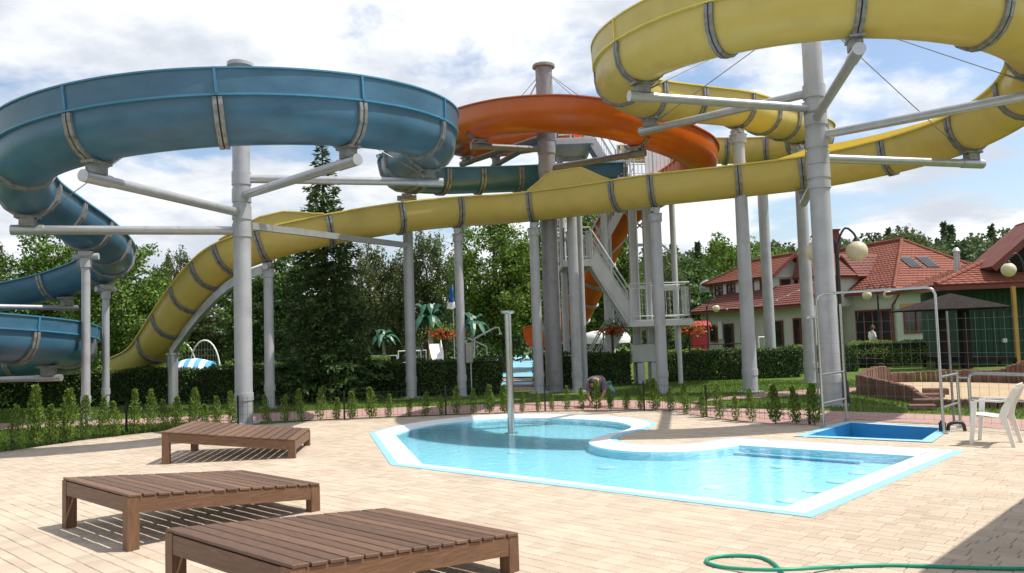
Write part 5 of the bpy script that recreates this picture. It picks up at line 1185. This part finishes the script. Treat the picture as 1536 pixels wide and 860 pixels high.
# ================================================================== SANDPIT
sp_ = thing('sandpit', 'raised sandpit ringed with red-brown concrete palisades, behind the mesh fence', 'sandpit', tuple(G(1440, 592)))
ring = [G(1289, 590), G(1320, 595), G(1352, 600), G(1372, 603), G(1392, 607), G(1430, 609), G(1480, 611), G(1545, 612), G(1640, 606)]
far_ = [G(1700, 592), G(1600, 585), G(1536, 582.5), G(1480, 581), G(1420, 580), G(1370, 580), G(1330, 581.5), G(1303, 585)]
rp, ri_ = catmull(ring + far_ + [ring[0]], 0.03); sand_h = 0.13
sheet('sand', [tuple(p[:2]) for p in rp[:-1]] if area([tuple(p[:2]) for p in rp[:-1]]) > 0 else [tuple(p[:2]) for p in rp[:-1]][::-1], [], sand_h, 'sand', sp_).location = -wloc(sp_)
acc = 0; last = None; rs = random.Random(9); cache = {}
for i, p in enumerate(rp[:-1]):
    if last is not None and (p - last).length < 0.117: continue
    d = (rp[i + 1] - p).normalized(); last = p; d_im = p - O; pxx = 768 + F * d_im.dot(RT) / d_im.dot(fwd)
    near = i <= ri_[8]
    if near: h = float(np.interp(pxx, [1285, 1300, 1365, 1372, 1380, 1395, 1410, 1536], [0.50, 0.47, 0.36, 0.30, 0.22, 0.16, 0.15, 0.15]))
    else: h = float(np.interp(pxx, [1290, 1312, 1330, 1338, 1360, 1420, 1500, 1512, 1536], [0.50, 0.62, 0.62, 0.42, 0.40, 0.47, 0.47, 0.56, 0.72]))
    h = round(h + rs.uniform(-0.012, 0.012), 2)
    if h not in cache:
        mb = MB(); mb.box((0, 0, h / 2 - 0.02), (0.106, 0.11, h + 0.04), bev=0.02); o = mb.build('palisade', 'palisade'); cache[h] = o.data; bpy.data.objects.remove(o)
    o = bpy.data.objects.new('palisade', cache[h]); link(o, sp_); o.location = p - wloc(sp_); o.rotation_euler = (rs.uniform(-0.02, 0.02), rs.uniform(-0.02, 0.02), math.atan2(d.y, d.x))
for k in range(4):
    g = G(1383 + k * 7, 614 - k * 4.5); mb = MB(); mb.box((g.x, g.y, 0.045 + 0.03 * k), (0.52, 0.22, 0.11 + 0.06 * k), -0.25, bev=0.02); mb.build('step_block', 'palisade', sp_)
# ================================================================== DARK LOUNGERS, SHELTER
dk = ('darkwood', 'darkwood', 'darkwood')
for lab, px, py_, a, ln in (('dark wooden lounger in front of the bright green hedge', 1262, 553, 0.0, 2.0), ('wide dark lounger behind the sandpit, nearest the mesh post', 1405, 552, -0.12, 3.0), ('dark lounger farther back at the right edge', 1458, 532, -0.1, 3.2), ('dark lounger under the brown shelter', 1395, 524, 0.0, 2.2)):
    g = G(px, py_); make_bed('dark_lounger', lab, (g.x, g.y, -0.02), a, dk, 0.45, 0.36, ln, 1.4, 12, 'dark loungers on the lawn')
p = at(1425, 440, 31.2); t = thing('timber_shelter', 'dark brown timber shelter with low pyramid roof in front of the green house', 'shelter', (p.x, 31.2, -0.02))
mb = MB(); b_ = [(p.x - 1.85, 30.3, p.z - 0.62), (p.x + 1.75, 30.2, p.z - 0.6), (p.x + 1.75, 32.2, p.z - 0.6), (p.x - 1.85, 32.3, p.z - 0.62)]
for i in range(4): mb.slab([b_[i], b_[(i + 1) % 4], (p.x, 31.2, p.z)], 0.06)
mb.build('roof', 'darkwood', t)
for px in (1416, 1447):
    q = at(px, 500, 31.2); mb = MB(); mb.beam((q.x, q.y, -0.02), (q.x, q.y, p.z - 0.35), 0.3, 0.3, 0, (1, 0, 0)); mb.build('post', 'darkwood', t)
mb = MB(); mb.beam((p.x - 1.3, 32.6, p.z - 0.42), (p.x + 0.6, 32.6, p.z - 0.36), 0.05, 0.2); mb.build('name_board', 'ochre', t)
# ================================================================== BACKGROUND POOL AREA
fp = [tuple(G(*q)[:2]) for q in [(735, 567), (806, 566), (812, 534), (742, 534)]]
structure(sheet('far_pool_water', fp, [], 0.03, 'far_water'))
structure(sheet('far_pool_terrace', [tuple(G(*q)[:2]) for q in [(690, 586), (812, 584), (812, 567.3), (690, 568.3)]], [], 0.0, 'pink'))
t = thing('far_foot_bath', 'small pale blue foot bath in front of the far pool', 'foot bath', tuple(G(775, 578))); mb = MB()
q = [tuple(G(*z)[:2]) for z in [(746, 581), (805, 580), (803, 574), (750, 575)]]; mb.prism(q, 0.0, 0.03); mb.build('water_surface', 'pool_edge', t); mb = MB()
for i in range(4): mb.beam((*q[i], 0.03), (*q[(i + 1) % 4], 0.03), 0.18, 0.1)
mb.build('rim', 'plaster_old', t)
def bg_rail(label, pts, h, m='white', balu=False):
    t = thing('pool_railing', label, 'railing', tuple(pts[0])); railing(pts, h, 0.2, (1.0, 0.5), balu, 0.03, 'rail_frame', t, m); return t
bg_rail('long white tube railing behind the far pool', [(-1.4, 62, 0), (4.0, 62, 0)], 0.95)
bg_rail('white railing at the far pool left of the steel post', [tuple(G(556, 560)), tuple(G(596, 560))], 0.95)
bg_rail('white stair railing between the two posts right of the spruce', [tuple(G(598, 562)), tuple(G(640, 560))], 1.2)
bg_rail('white ladder frame beside the white play slide', [tuple(G(622, 563)), tuple(G(632, 563))], 1.2)
bg_rail('pale fence panel seen under the globe lamp at left', [tuple(G(330, 550)), tuple(G(470, 546))], 1.0, 'plaster_old', True)
bg_rail('dark cross-braced wooden fence beside the veranda house', [(9.6, 46, 0), (13.2, 46, 0)], 0.95, 'darkwood', True)
bg_rail('white handrail by the steps in front of the veranda house', [(12.2, 40, 0.0), (12.7, 40.6, 0.0)], 1.35)
t = thing('goose_neck_shower', 'chrome gooseneck shower arm above the hedge end', 'shower', tuple(G(716, 590) + Vector((0, 4, 0)))); a = at(712, 509, 29.5); b = at(744, 491, 29.5); c = at(750.5, 500, 29.5)
mb = MB(); mb.tube([(a.x, 29.5, -0.02), a, a + Vector((0.05, 0, 0.05)), b, b + Vector((0.1, 0, -0.03)), c], 0.03, 8); mb.build('pipe', 'inox', t, 50); mb = MB(); mb.lathe([(0.07, -0.05), (0.05, 0.02)], tuple(c), 10); mb.build('rose', 'inox', t, 50)
t = thing('grab_rail', 'bent chrome grab rail just above the hedge end by the pool', 'railing', (at(703, 508, 27.5).x, 27.5, -0.02)); a, b, c = at(703, 508, 27.5), at(729, 520, 27.5), at(729.5, 560, 27.5)
mb = MB(); mb.tube([(a.x - 0.1, 27.5, -0.02), a - Vector((0.08, 0, 0.1)), a, b, b + Vector((0.02, 0, -0.05)), (b.x + 0.03, 27.5, -0.02)], 0.03, 8); mb.build('tube', 'inox', t, 50)
t = thing('meter_box', 'grey electric box on a thin post beside the steel post by the hedge end', 'electric box', (-1.38, 24.72, -0.02)); mb = MB(); mb.box((-1.38, 24.72, 1.32), (0.2, 0.16, 0.62), bev=0.02); mb.build('cabinet', 'plaster_old', t); mb = MB(); mb.tube([(-1.34, 24.72, -0.02), (-1.34, 24.72, 1.0)], 0.02, 6); mb.build('post', 'arm', t)
# play things beyond the hedge
def ppalm(label, px, py_, Y, sz, seed):
    p = at(px, py_, Y); t = thing('painted_palm', label, 'palm figure', (p.x, Y, -0.02)); mb = MB(); mb.tube([(p.x, Y, -0.02), (p.x + 0.05, Y, p.z * 0.5), (p.x, Y, p.z)], [0.12, 0.09, 0.07], 8); mb.build('trunk', 'stone', t); rs = random.Random(seed)
    for k in range(20):
        az = 6.283 * k / 11 + rs.random() * 0.4; L = sz * rs.uniform(0.55, 1.05) * (0.75 if k > 10 else 1); d = Vector((math.cos(az), math.sin(az), 0)); sd = Vector((-d.y, d.x, 0)); mb = MB(); vs_ = []; n = 6
        for i in range(n + 1):
            u = i / n; c = Vector((p.x, Y, p.z)) + d * L * u + Zv * ((0.45 if k < 11 else 0.95) * L * math.sin(u * 2.6) - (0.6 if k < 11 else 0.2) * L * u * u); w = 0.20 * sz * math.sin(math.pi * (0.12 + 0.86 * u)) * (1 if i % 2 else 0.7)
            vs_ += [c - sd * w - Zv * w * 0.4, c + Zv * 0.02, c + sd * w - Zv * w * 0.4, c - Zv * 0.03]
        mb.add(vs_, [(4 * i + j, 4 * i + (j + 1) % 4, 4 * i + 4 + (j + 1) % 4, 4 * i + 4 + j) for i in range(n) for j in range(4)]); mb.build('frond', 'palm_green', t)
ppalm('small green painted palm figure in front of the blue-grey spruce', 575, 510, 41, 1.0, 1); ppalm('large green painted palm figure left of the flower basket', 645, 482, 38, 1.25, 2); ppalm('green painted palm figure right of the steel post with the electric box', 708, 492, 37, 1.15, 3)
def basket(label, px, py_, Y, s, pole=True):
    p = at(px, py_, Y); t = thing('flower_basket', label, 'flower basket', (p.x, Y, -0.02)); r = np.random.default_rng(int(px)); P = r.normal(size=(420, 3)) * np.array([0.42, 0.35, 0.2]) * s + np.array(p); quad_mesh('leaves', leaves(P, 0.12 * s, 0.6, None, None, r), 'thuja', t)
    P = r.normal(size=(170, 3)) * np.array([0.4, 0.3, 0.12]) * s + np.array(p) + np.array([0.05, -0.3 * s, -0.1 * s]); quad_mesh('flowers', leaves(P, 0.11 * s, 0.9, None, None, r), 'flower_red', t)['kind'] = 'stuff'
    mb = MB(); mb.tube([(p.x, Y, -0.02), (p.x, Y, p.z)], 0.04, 8); mb.lathe([(0.1 * s, -0.35 * s), (0.3 * s, -0.1 * s), (0.32 * s, 0.0)], tuple(p), 12); mb.build('stand', 'black', t)
basket('basket of red flowers on a stand left of the steel post', 666, 497, 33, 0.85); basket('red flower basket hanging beside the stair tower legs', 918, 492, 27.9, 0.7); basket('red and yellow flower basket right of the stair landing', 1033, 492, 33, 0.8)
t = thing('play_slide', 'small white plastic children slide behind the hedge', 'slide', tuple(G(655, 562))); a, b = at(652, 516, 37.5), at(662, 548, 36.2); mb = MB(); n = 8; vs_ = []
for i in range(n + 1):
    u = i / n; c = a.lerp(b, u) - Zv * 0.25 * math.sin(math.pi * u)
    for x, z in ((-0.27, 0.16), (-0.25, 0), (0.25, 0), (0.27, 0.16), (0.31, 0.16), (0.28, -0.04), (-0.28, -0.04), (-0.31, 0.16)): vs_.append(c + Vector((x, 0, z)))
mb.add(vs_, [(8 * i + j, 8 * i + (j + 1) % 8, 8 * i + 8 + (j + 1) % 8, 8 * i + 8 + j) for i in range(n) for j in range(8)]); mb.build('chute', 'white', t, 40); mb = MB()
for s_ in (-0.28, 0.28): mb.tube([(a.x + s_, a.y + 0.1, -0.02), (a.x + s_, a.y + 0.1, a.z + 0.5)], 0.03, 8)
for z in (0.3, 0.6, 0.9): mb.tube([(a.x - 0.28, a.y + 0.1, z), (a.x + 0.28, a.y + 0.1, z)], 0.02, 6)
mb.build('ladder', 'ochre', t)
t = thing('flag_pole', 'limp blue and white flag on a thin pole above the tree line shade', 'flag', (at(677, 460, 34).x, 34, -0.02)); a = at(676, 431, 34); mb = MB(); mb.tube([(a.x + 0.08, 34, -0.02), (a.x + 0.08, 34, a.z + 0.1)], 0.025, 8); mb.build('pole', 'arm', t)
mb = MB(); vs_ = []; n = 10
for i in range(n + 1):
    u = i / n; w = 0.10 + 0.16 * u ** 2; vs_ += [(a.x + 0.06 - w, 34 - 0.02 + 0.05 * math.sin(i), a.z - 0.9 * u), (a.x + 0.06, 34 - 0.06, a.z - 0.95 * u), (a.x + 0.06 + w * 0.5, 34 + 0.05 * math.cos(i), a.z - 0.87 * u), (a.x + 0.06, 34 + 0.03, a.z - 0.9 * u)]
fs = [(4 * i + j, 4 * i + (j + 1) % 4, 4 * i + 4 + (j + 1) % 4, 4 * i + 4 + j) for i in range(n) for j in range(4)]; mb.add(vs_, fs); mb.m = [0 if k < 26 else 1 for k in range(len(fs))]; mb.build('cloth', ['flag_blue', 'white'], t, 60)
t = thing('wooden_chalet', 'small brown A-frame chalet among the trees right of the spruce', 'hut', (at(583, 500, 58).x, 58, -0.02)); p = at(577, 466, 58); mb = MB()
mb.slab([(p.x - 2.2, 57.5, 0.3), (p.x, 57.5, p.z), (p.x + 0.6, 62, p.z), (p.x - 1.6, 62, 0.3)], 0.12); mb.slab([(p.x, 57.5, p.z), (p.x + 2.2, 57.5, 0.3), (p.x + 2.8, 62, 0.3), (p.x + 0.6, 62, p.z)], 0.12); mb.build('roof', 'thatch', t); mb = MB(); mb.slab([(p.x - 1.9, 57.8, 0.2), (p.x + 1.9, 57.8, 0.2), (p.x, 57.8, p.z - 0.2)], 0.1); mb.build('front_wall', 'darkwood', t); mb = MB(); mb.box((p.x, 57.6, 1.0), (0.9, 0.08, 1.9)); mb.build('door', 'red_trim', t)
t = thing('service_hut', 'white service hut with dark red base behind the painted palm', 'hut', (at(630, 520, 50).x, 50, -0.02)); p = at(630, 505, 50); mb = MB(); mb.box((p.x, 50.8, (p.z + 0.62) / 2), (2.1, 1.6, p.z - 0.62)); mb.build('wall', 'white', t); mb = MB(); mb.box((p.x, 50.8, 0.3), (2.16, 1.66, 0.64)); mb.build('plinth', 'red_trim', t); mb = MB(); mb.box((p.x, 50.8, p.z + 0.05), (2.4, 1.9, 0.1)); mb.build('roof', 'plaster_old', t)
p = at(290, 545, 34); t = thing('play_tunnel', 'blue and white striped play tunnel behind the left hedge', 'play tunnel', (p.x, 34, -0.02)); n = 8
for i in range(n):
    mb = MB(); x0 = p.x - 0.85 + 1.7 * i / n; x1 = p.x - 0.85 + 1.7 * (i + 1) / n; k = 12; vs_ = []
    for x, e in ((x0, abs(i - 4) / 4), (x1, abs(i - 3) / 4)):
        rr_ = 1.3 - 0.22 * max(0, e - 0.3)
        for j in range(k + 1): an_ = math.pi * j / k; vs_ += [(x, 34 - rr_ * math.cos(an_) * 0.7, rr_ * math.sin(an_) - 0.02), (x, 34 - (rr_ - 0.08) * math.cos(an_) * 0.7, (rr_ - 0.08) * math.sin(an_) - 0.02)]
    m_ = 2 * (k + 1); fs = []
    for j in range(k): fs += [(2 * j, 2 * j + 2, m_ + 2 * j + 2, m_ + 2 * j), (2 * j + 1, m_ + 2 * j + 1, m_ + 2 * j + 3, 2 * j + 3), (2 * j, 2 * j + 1, 2 * j + 3, 2 * j + 2), (m_ + 2 * j, m_ + 2 * j + 2, m_ + 2 * j + 3, m_ + 2 * j + 1)]
    mb.add(vs_, fs); mb.build('tunnel_band', 'stripe_blue' if i % 2 else 'white', t, 40)
p = at(290, 545, 37); t = thing('climbing_frame', 'pair of white tube arches with rope nets behind the left hedge', 'climbing frame', (p.x, 37, -0.02))
for cx_, hw_ in ((at(268, 530, 37).x, 0.85), (at(307, 530, 37).x, 0.72)):
    zt = at(268, 512, 37).z; arc = [(cx_ - hw_ * math.cos(math.pi * i / 16), 37, max(-0.02, 0.2 + (zt - 0.2) * math.sin(math.pi * i / 16) ** 0.8)) for i in range(17)]
    mb = MB(); mb.tube(arc, 0.04, 8); ar = mb.build('arch', 'white', t, 50); mb = MB()
    for i in range(2, 15): mb.tube([arc[i], (arc[i][0], 37.0, 0.3)], 0.018, 5)
    for k in range(1, 6):
        z = 0.3 + (zt - 0.3) * k / 6.5; w = hw_ * math.sqrt(max(0, 1 - ((z - 0.2) / (zt - 0.2)) ** 2.2)); mb.tube([(cx_ - w + 2 * w * i / 10, 37, z - 0.06 * (i % 2)) for i in range(11)], 0.018, 5)
    mb.build('rope_net', 'wire_grey', ar)
p = at(907, 500, 40); t = thing('white_canopy', 'white domed canopy on a post behind the tower legs', 'canopy', (p.x, 40, -0.02)); mb = MB(); mb.lathe([(1.25, -0.35), (1.28, -0.1), (1.1, 0.15), (0.6, 0.27), (0.02, 0.3)], (p.x, 40, p.z - 0.15), 24); mb.build('dome', 'white', t, 50); mb = MB(); mb.tube([(p.x, 40, -0.02), (p.x, 40, p.z)], 0.09, 10); mb.build('post', 'white', t, 40)
p = at(903, 487, 45); t = thing('blue_sign', 'blue rounded sign board above the white canopy', 'sign', (p.x, 45, -0.02)); mb = MB(); mb.slab([(p.x - 0.7, 45, p.z - 0.65), (p.x + 0.7, 45, p.z - 0.65), (p.x + 0.5, 45, p.z + 0.35), (p.x, 45, p.z + 0.6), (p.x - 0.5, 45, p.z + 0.35)], 0.06); mb.build('board', 'flag_blue', t); mb = MB(); mb.tube([(p.x, 45.1, -0.02), (p.x, 45.1, p.z - 0.3)], 0.05, 8); mb.build('post', 'arm', t)
p = at(1049, 484, 50); t = thing('market_booth', 'small red booth with pitched cloth beside the veranda house', 'booth', (p.x, 50, -0.02)); mb = MB(); mb.box((p.x, 50.3, 1.0), (0.9, 0.6, 2.0)); mb.build('counter', 'red', t); mb = MB(); mb.slab([(p.x - 0.7, 49.7, p.z - 0.2), (p.x + 0.7, 49.7, p.z - 0.2), (p.x + 0.7, 50.6, p.z + 0.1), (p.x - 0.7, 50.6, p.z + 0.1)], 0.05); mb.build('awning', 'red', t)
# sagging string of bulbs from the landing to the thick column
a, b = at(1012, 438, 30), at(1236, 415, 38); pts = [a.lerp(b, i / 24) - Zv * 0.95 * math.sin(math.pi * (i / 24) ** 0.8) for i in range(25)]; t = thing('light_string', 'thin sagging string of pale bulbs in front of the red roofs', 'string lights', tuple(a)); mb = MB(); mb.tube(pts, 0.008, 5); mb.build('wire', 'wire_grey', t)
for q in pts[1:-1:2]: mb = MB(); mb.sphere(tuple(q - Zv * 0.04), 0.03, 8, 5); mb.build('bulb', 'white', t)
# ================================================================== PEOPLE
def skin(name, V, E_, rad, m, parent, root=0, sub=2):
    me = bpy.data.meshes.new(name); me.from_pydata([tuple(v_) for v_ in V], E_, []); me.materials.append(M[m]); o = bpy.data.objects.new(name, me); link(o, parent)
    md = o.modifiers.new('skin', 'SKIN'); md.use_smooth_shade = True
    for i, sv in enumerate(me.skin_vertices[0].data): r = rad[i]; sv.radius = r if isinstance(r, tuple) else (r, r); sv.use_root = (i == root)
    s_ = o.modifiers.new('smooth', 'SUBSURF'); s_.levels = s_.render_levels = sub; return o
def head(parent, c, fw_, r, hair, skin_m, cap=False):
    fw_ = Vector(fw_).normalized(); upv = Vector((0, 0, 1)); sd = fw_.cross(upv)
    if sd.length < 0.1: upv = Vector((0, 1, 0)); sd = fw_.cross(upv)
    sd.normalize(); upv = sd.cross(fw_); c = Vector(c); mb = MB(); n, m_ = 16, 12; vs_ = []
    for i in range(m_ + 1):
        ph = math.pi * i / m_
        for j in range(n):
            a = 2 * math.pi * j / n; x, y, z = math.sin(ph) * math.cos(a), math.sin(ph) * math.sin(a), -math.cos(ph); k = 1 - 0.22 * max(0, -z)
            nose = 0.16 * math.exp(-((a if a < math.pi else a - 2 * math.pi) / 0.22) ** 2 - ((z + 0.12) / 0.2) ** 2); brow = 0.04 * math.exp(-((z - 0.18) / 0.1) ** 2) * max(0, x)
            vs_.append(c + (fw_ * (x * k * 0.95 + nose + brow) + sd * (y * k * 0.78) + upv * (z * 1.15)) * r)
    mb.add(vs_, [(i * n + j, i * n + (j + 1) % n, (i + 1) * n + (j + 1) % n, (i + 1) * n + j) for i in range(m_) for j in range(n)]); h = mb.build('head', skin_m, parent, 180, local=True)
    mb = MB()
    for s_ in (-1, 1): mb.sphere(tuple(c + sd * (0.78 * r * s_) - upv * 0.05 * r), 0.2 * r, 8, 6)
    mb.build('ear', skin_m, h, 180, local=True); mb = MB()
    for s_ in (-1, 1): mb.sphere(tuple(c + (fw_ * 0.86 + sd * 0.3 * s_ + upv * 0.06) * r), 0.09 * r, 8, 6)
    mb.build('eye', 'black', h, 180, local=True); mb = MB(); mb.beam(c + (fw_ * 0.82 - upv * 0.52 - sd * 0.24) * r, c + (fw_ * 0.82 - upv * 0.52 + sd * 0.24) * r, 0.1 * r, 0.06 * r); mb.build('mouth', 'red_trim', h, local=True)
    mb = MB(); vs_ = []; n, m_ = 16, 8
    for i in range(m_ + 1):
        ph = math.pi * (0.38 + 0.62 * i / m_)
        for j in range(n):
            a = 2 * math.pi * j / n; x, y, z = math.sin(ph) * math.cos(a), math.sin(ph) * math.sin(a), -math.cos(ph); zz_ = z - (0.35 if x < 0.2 and i < 2 else 0); vs_.append(c + (fw_ * (x * 1.0 - 0.06) + sd * (y * 0.86) + upv * (zz_ * 1.22)) * r)
    mb.add(vs_, [(i * n + j, i * n + (j + 1) % n, (i + 1) * n + (j + 1) % n, (i + 1) * n + j) for i in range(m_) for j in range(n)]); mb.build('hair', hair, h, 180, local=True)
def hand(parent, w, d, side, m):                    # five fingers rooted in a palm at wrist w, pointing along d
    w = Vector(w); d = Vector(d).normalized(); s_ = d.cross(Vector((0, 1, 0.2))).normalized() * side; nn = d.cross(s_)
    V = [w, w + d * 0.05, w + d * 0.09]; E_ = [(0, 1), (1, 2)]; R0 = [0.026, (0.04, 0.018), (0.04, 0.016)]
    for k, L in ((-1.5, 0.06), (-0.5, 0.075), (0.5, 0.08), (1.5, 0.07)):
        b = len(V); V += [w + d * 0.10 + s_ * 0.02 * k, w + d * (0.10 + L * 0.6) + s_ * 0.022 * k + nn * 0.008, w + d * (0.10 + L) + s_ * 0.022 * k + nn * 0.028]; E_ += [(2, b), (b, b + 1), (b + 1, b + 2)]; R0 += [0.0095, 0.009, 0.008]
    b = len(V); V += [w + d * 0.05 - s_ * 0.045, w + d * 0.09 - s_ * 0.06 + nn * 0.015]; E_ += [(1, b), (b, b + 1)]; R0 += [0.011, 0.009]; return skin('hand', V, E_, R0, m, parent, 0, 1)
g = G(897, 612.5); g.y += 0.42; t = thing('person', 'person in grey shirt and dark green trousers bending down among the saplings', 'person', (g.x, g.y, -0.01)); S_ = 1.0
# pelvis 0, chest 1, neck 2, shoulders, arms down to the ground, legs folded
V = [(0.20, 0.28, 0.50), (0.10, 0.10, 0.66), (-0.02, -0.06, 0.66), (-0.07, -0.12, 0.62), (-0.14, 0.02, 0.62), (-0.20, -0.08, 0.36), (-0.14, -0.20, 0.12), (0.22, -0.02, 0.62), (0.20, -0.18, 0.38), (0.06, -0.26, 0.16), (0.08, 0.30, 0.46), (-0.14, 0.02, 0.42), (-0.10, 0.20, 0.08), (-0.14, 0.04, 0.03), (0.32, 0.28, 0.46), (0.40, -0.02, 0.36), (0.36, 0.22, 0.07), (0.36, 0.06, 0.03)]
E_ = [(0, 1), (1, 2), (2, 3), (2, 4), (4, 5), (5, 6), (2, 7), (7, 8), (8, 9), (0, 10), (10, 11), (11, 12), (12, 13), (0, 14), (14, 15), (15, 16), (16, 17)]
Rr = [0.14, 0.135, 0.085, 0.055, 0.062, 0.042, 0.03, 0.062, 0.042, 0.03, 0.10, 0.065, 0.042, 0.035, 0.10, 0.065, 0.042, 0.035]
body = skin('body', V, E_, Rr, 'skin_brown', t)
skin('shirt', [V[i] for i in (0, 1, 2, 4, 5, 7, 8)], [(0, 1), (1, 2), (2, 3), (3, 4), (2, 5), (5, 6)], [0.165, 0.165, 0.115, 0.085, 0.066, 0.085, 0.066], 'shirt_grey', t)
skin('trousers', [V[0], V[10], V[11], Vector(V[12]) + Vector((0, 0, 0.03)), V[14], V[15], Vector(V[16]) + Vector((0, 0, 0.03))], [(0, 1), (1, 2), (2, 3), (0, 4), (4, 5), (5, 6)], [0.17, 0.135, 0.10, 0.07, 0.135, 0.10, 0.07], 'trouser_green', t)
for a, b in ((12, 13), (16, 17)): skin('shoe', [V[a], Vector(V[b]) + Vector((0, -0.08, 0.0)), Vector(V[b]) + Vector((0, -0.14, -0.005))], [(0, 1), (1, 2)], [0.055, 0.045, 0.032], 'black', t)
head(t, (-0.10, -0.20, 0.60), (-0.1, -0.75, -0.6), 0.108, 'hair', 'skin_brown'); hand(t, V[6], (0.05, -0.1, -1), 1, 'skin_brown'); hand(t, V[9], (-0.05, -0.1, -1), -1, 'skin_brown')
p = at(1308, 500, 41); t = thing('person', 'person in a white shirt walking behind the bright green hedge', 'person', (p.x, 41, -0.02))
V = [(0, 0, 0.95), (0, 0, 1.15), (0.0, 0, 1.42), (0.03, 0.0, 1.52), (0.0, -0.19, 1.40), (0.06, -0.24, 1.12), (0.2, -0.2, 0.95), (0.0, 0.19, 1.40), (-0.06, 0.24, 1.12), (0.05, 0.22, 0.9), (0, -0.1, 0.9), (0.1, -0.1, 0.5), (0.02, -0.1, 0.08), (0.14, -0.1, 0.04), (0, 0.1, 0.9), (-0.06, 0.1, 0.5), (-0.2, 0.1, 0.1), (-0.08, 0.1, 0.04)]
E_ = [(0, 1), (1, 2), (2, 3), (2, 4), (4, 5), (5, 6), (2, 7), (7, 8), (8, 9), (0, 10), (10, 11), (11, 12), (12, 13), (0, 14), (14, 15), (15, 16), (16, 17)]
skin('body', V, E_, [0.14, 0.13, 0.11, 0.055, 0.055, 0.042, 0.03, 0.055, 0.042, 0.03, 0.09, 0.06, 0.04, 0.035, 0.09, 0.06, 0.04, 0.035], 'skin', t)
skin('shirt', [V[i] for i in (0, 1, 2, 4, 5, 7, 8)], [(0, 1), (1, 2), (2, 3), (3, 4), (2, 5), (5, 6)], [0.175, 0.165, 0.14, 0.09, 0.075, 0.09, 0.075], 'shirt_white', t)
skin('trousers', [V[0], V[10], V[11], V[12], V[14], V[15], V[16]], [(0, 1), (1, 2), (2, 3), (0, 4), (4, 5), (5, 6)], [0.165, 0.115, 0.085, 0.065, 0.115, 0.085, 0.065], 'flag_blue', t)
head(t, (0.05, 0, 1.66), (1, -0.25, -0.25), 0.108, 'hair_brown', 'skin'); hand(t, V[6], (0.6, 0, -0.8), 1, 'skin'); hand(t, V[9], (0.4, 0, -0.9), -1, 'skin')
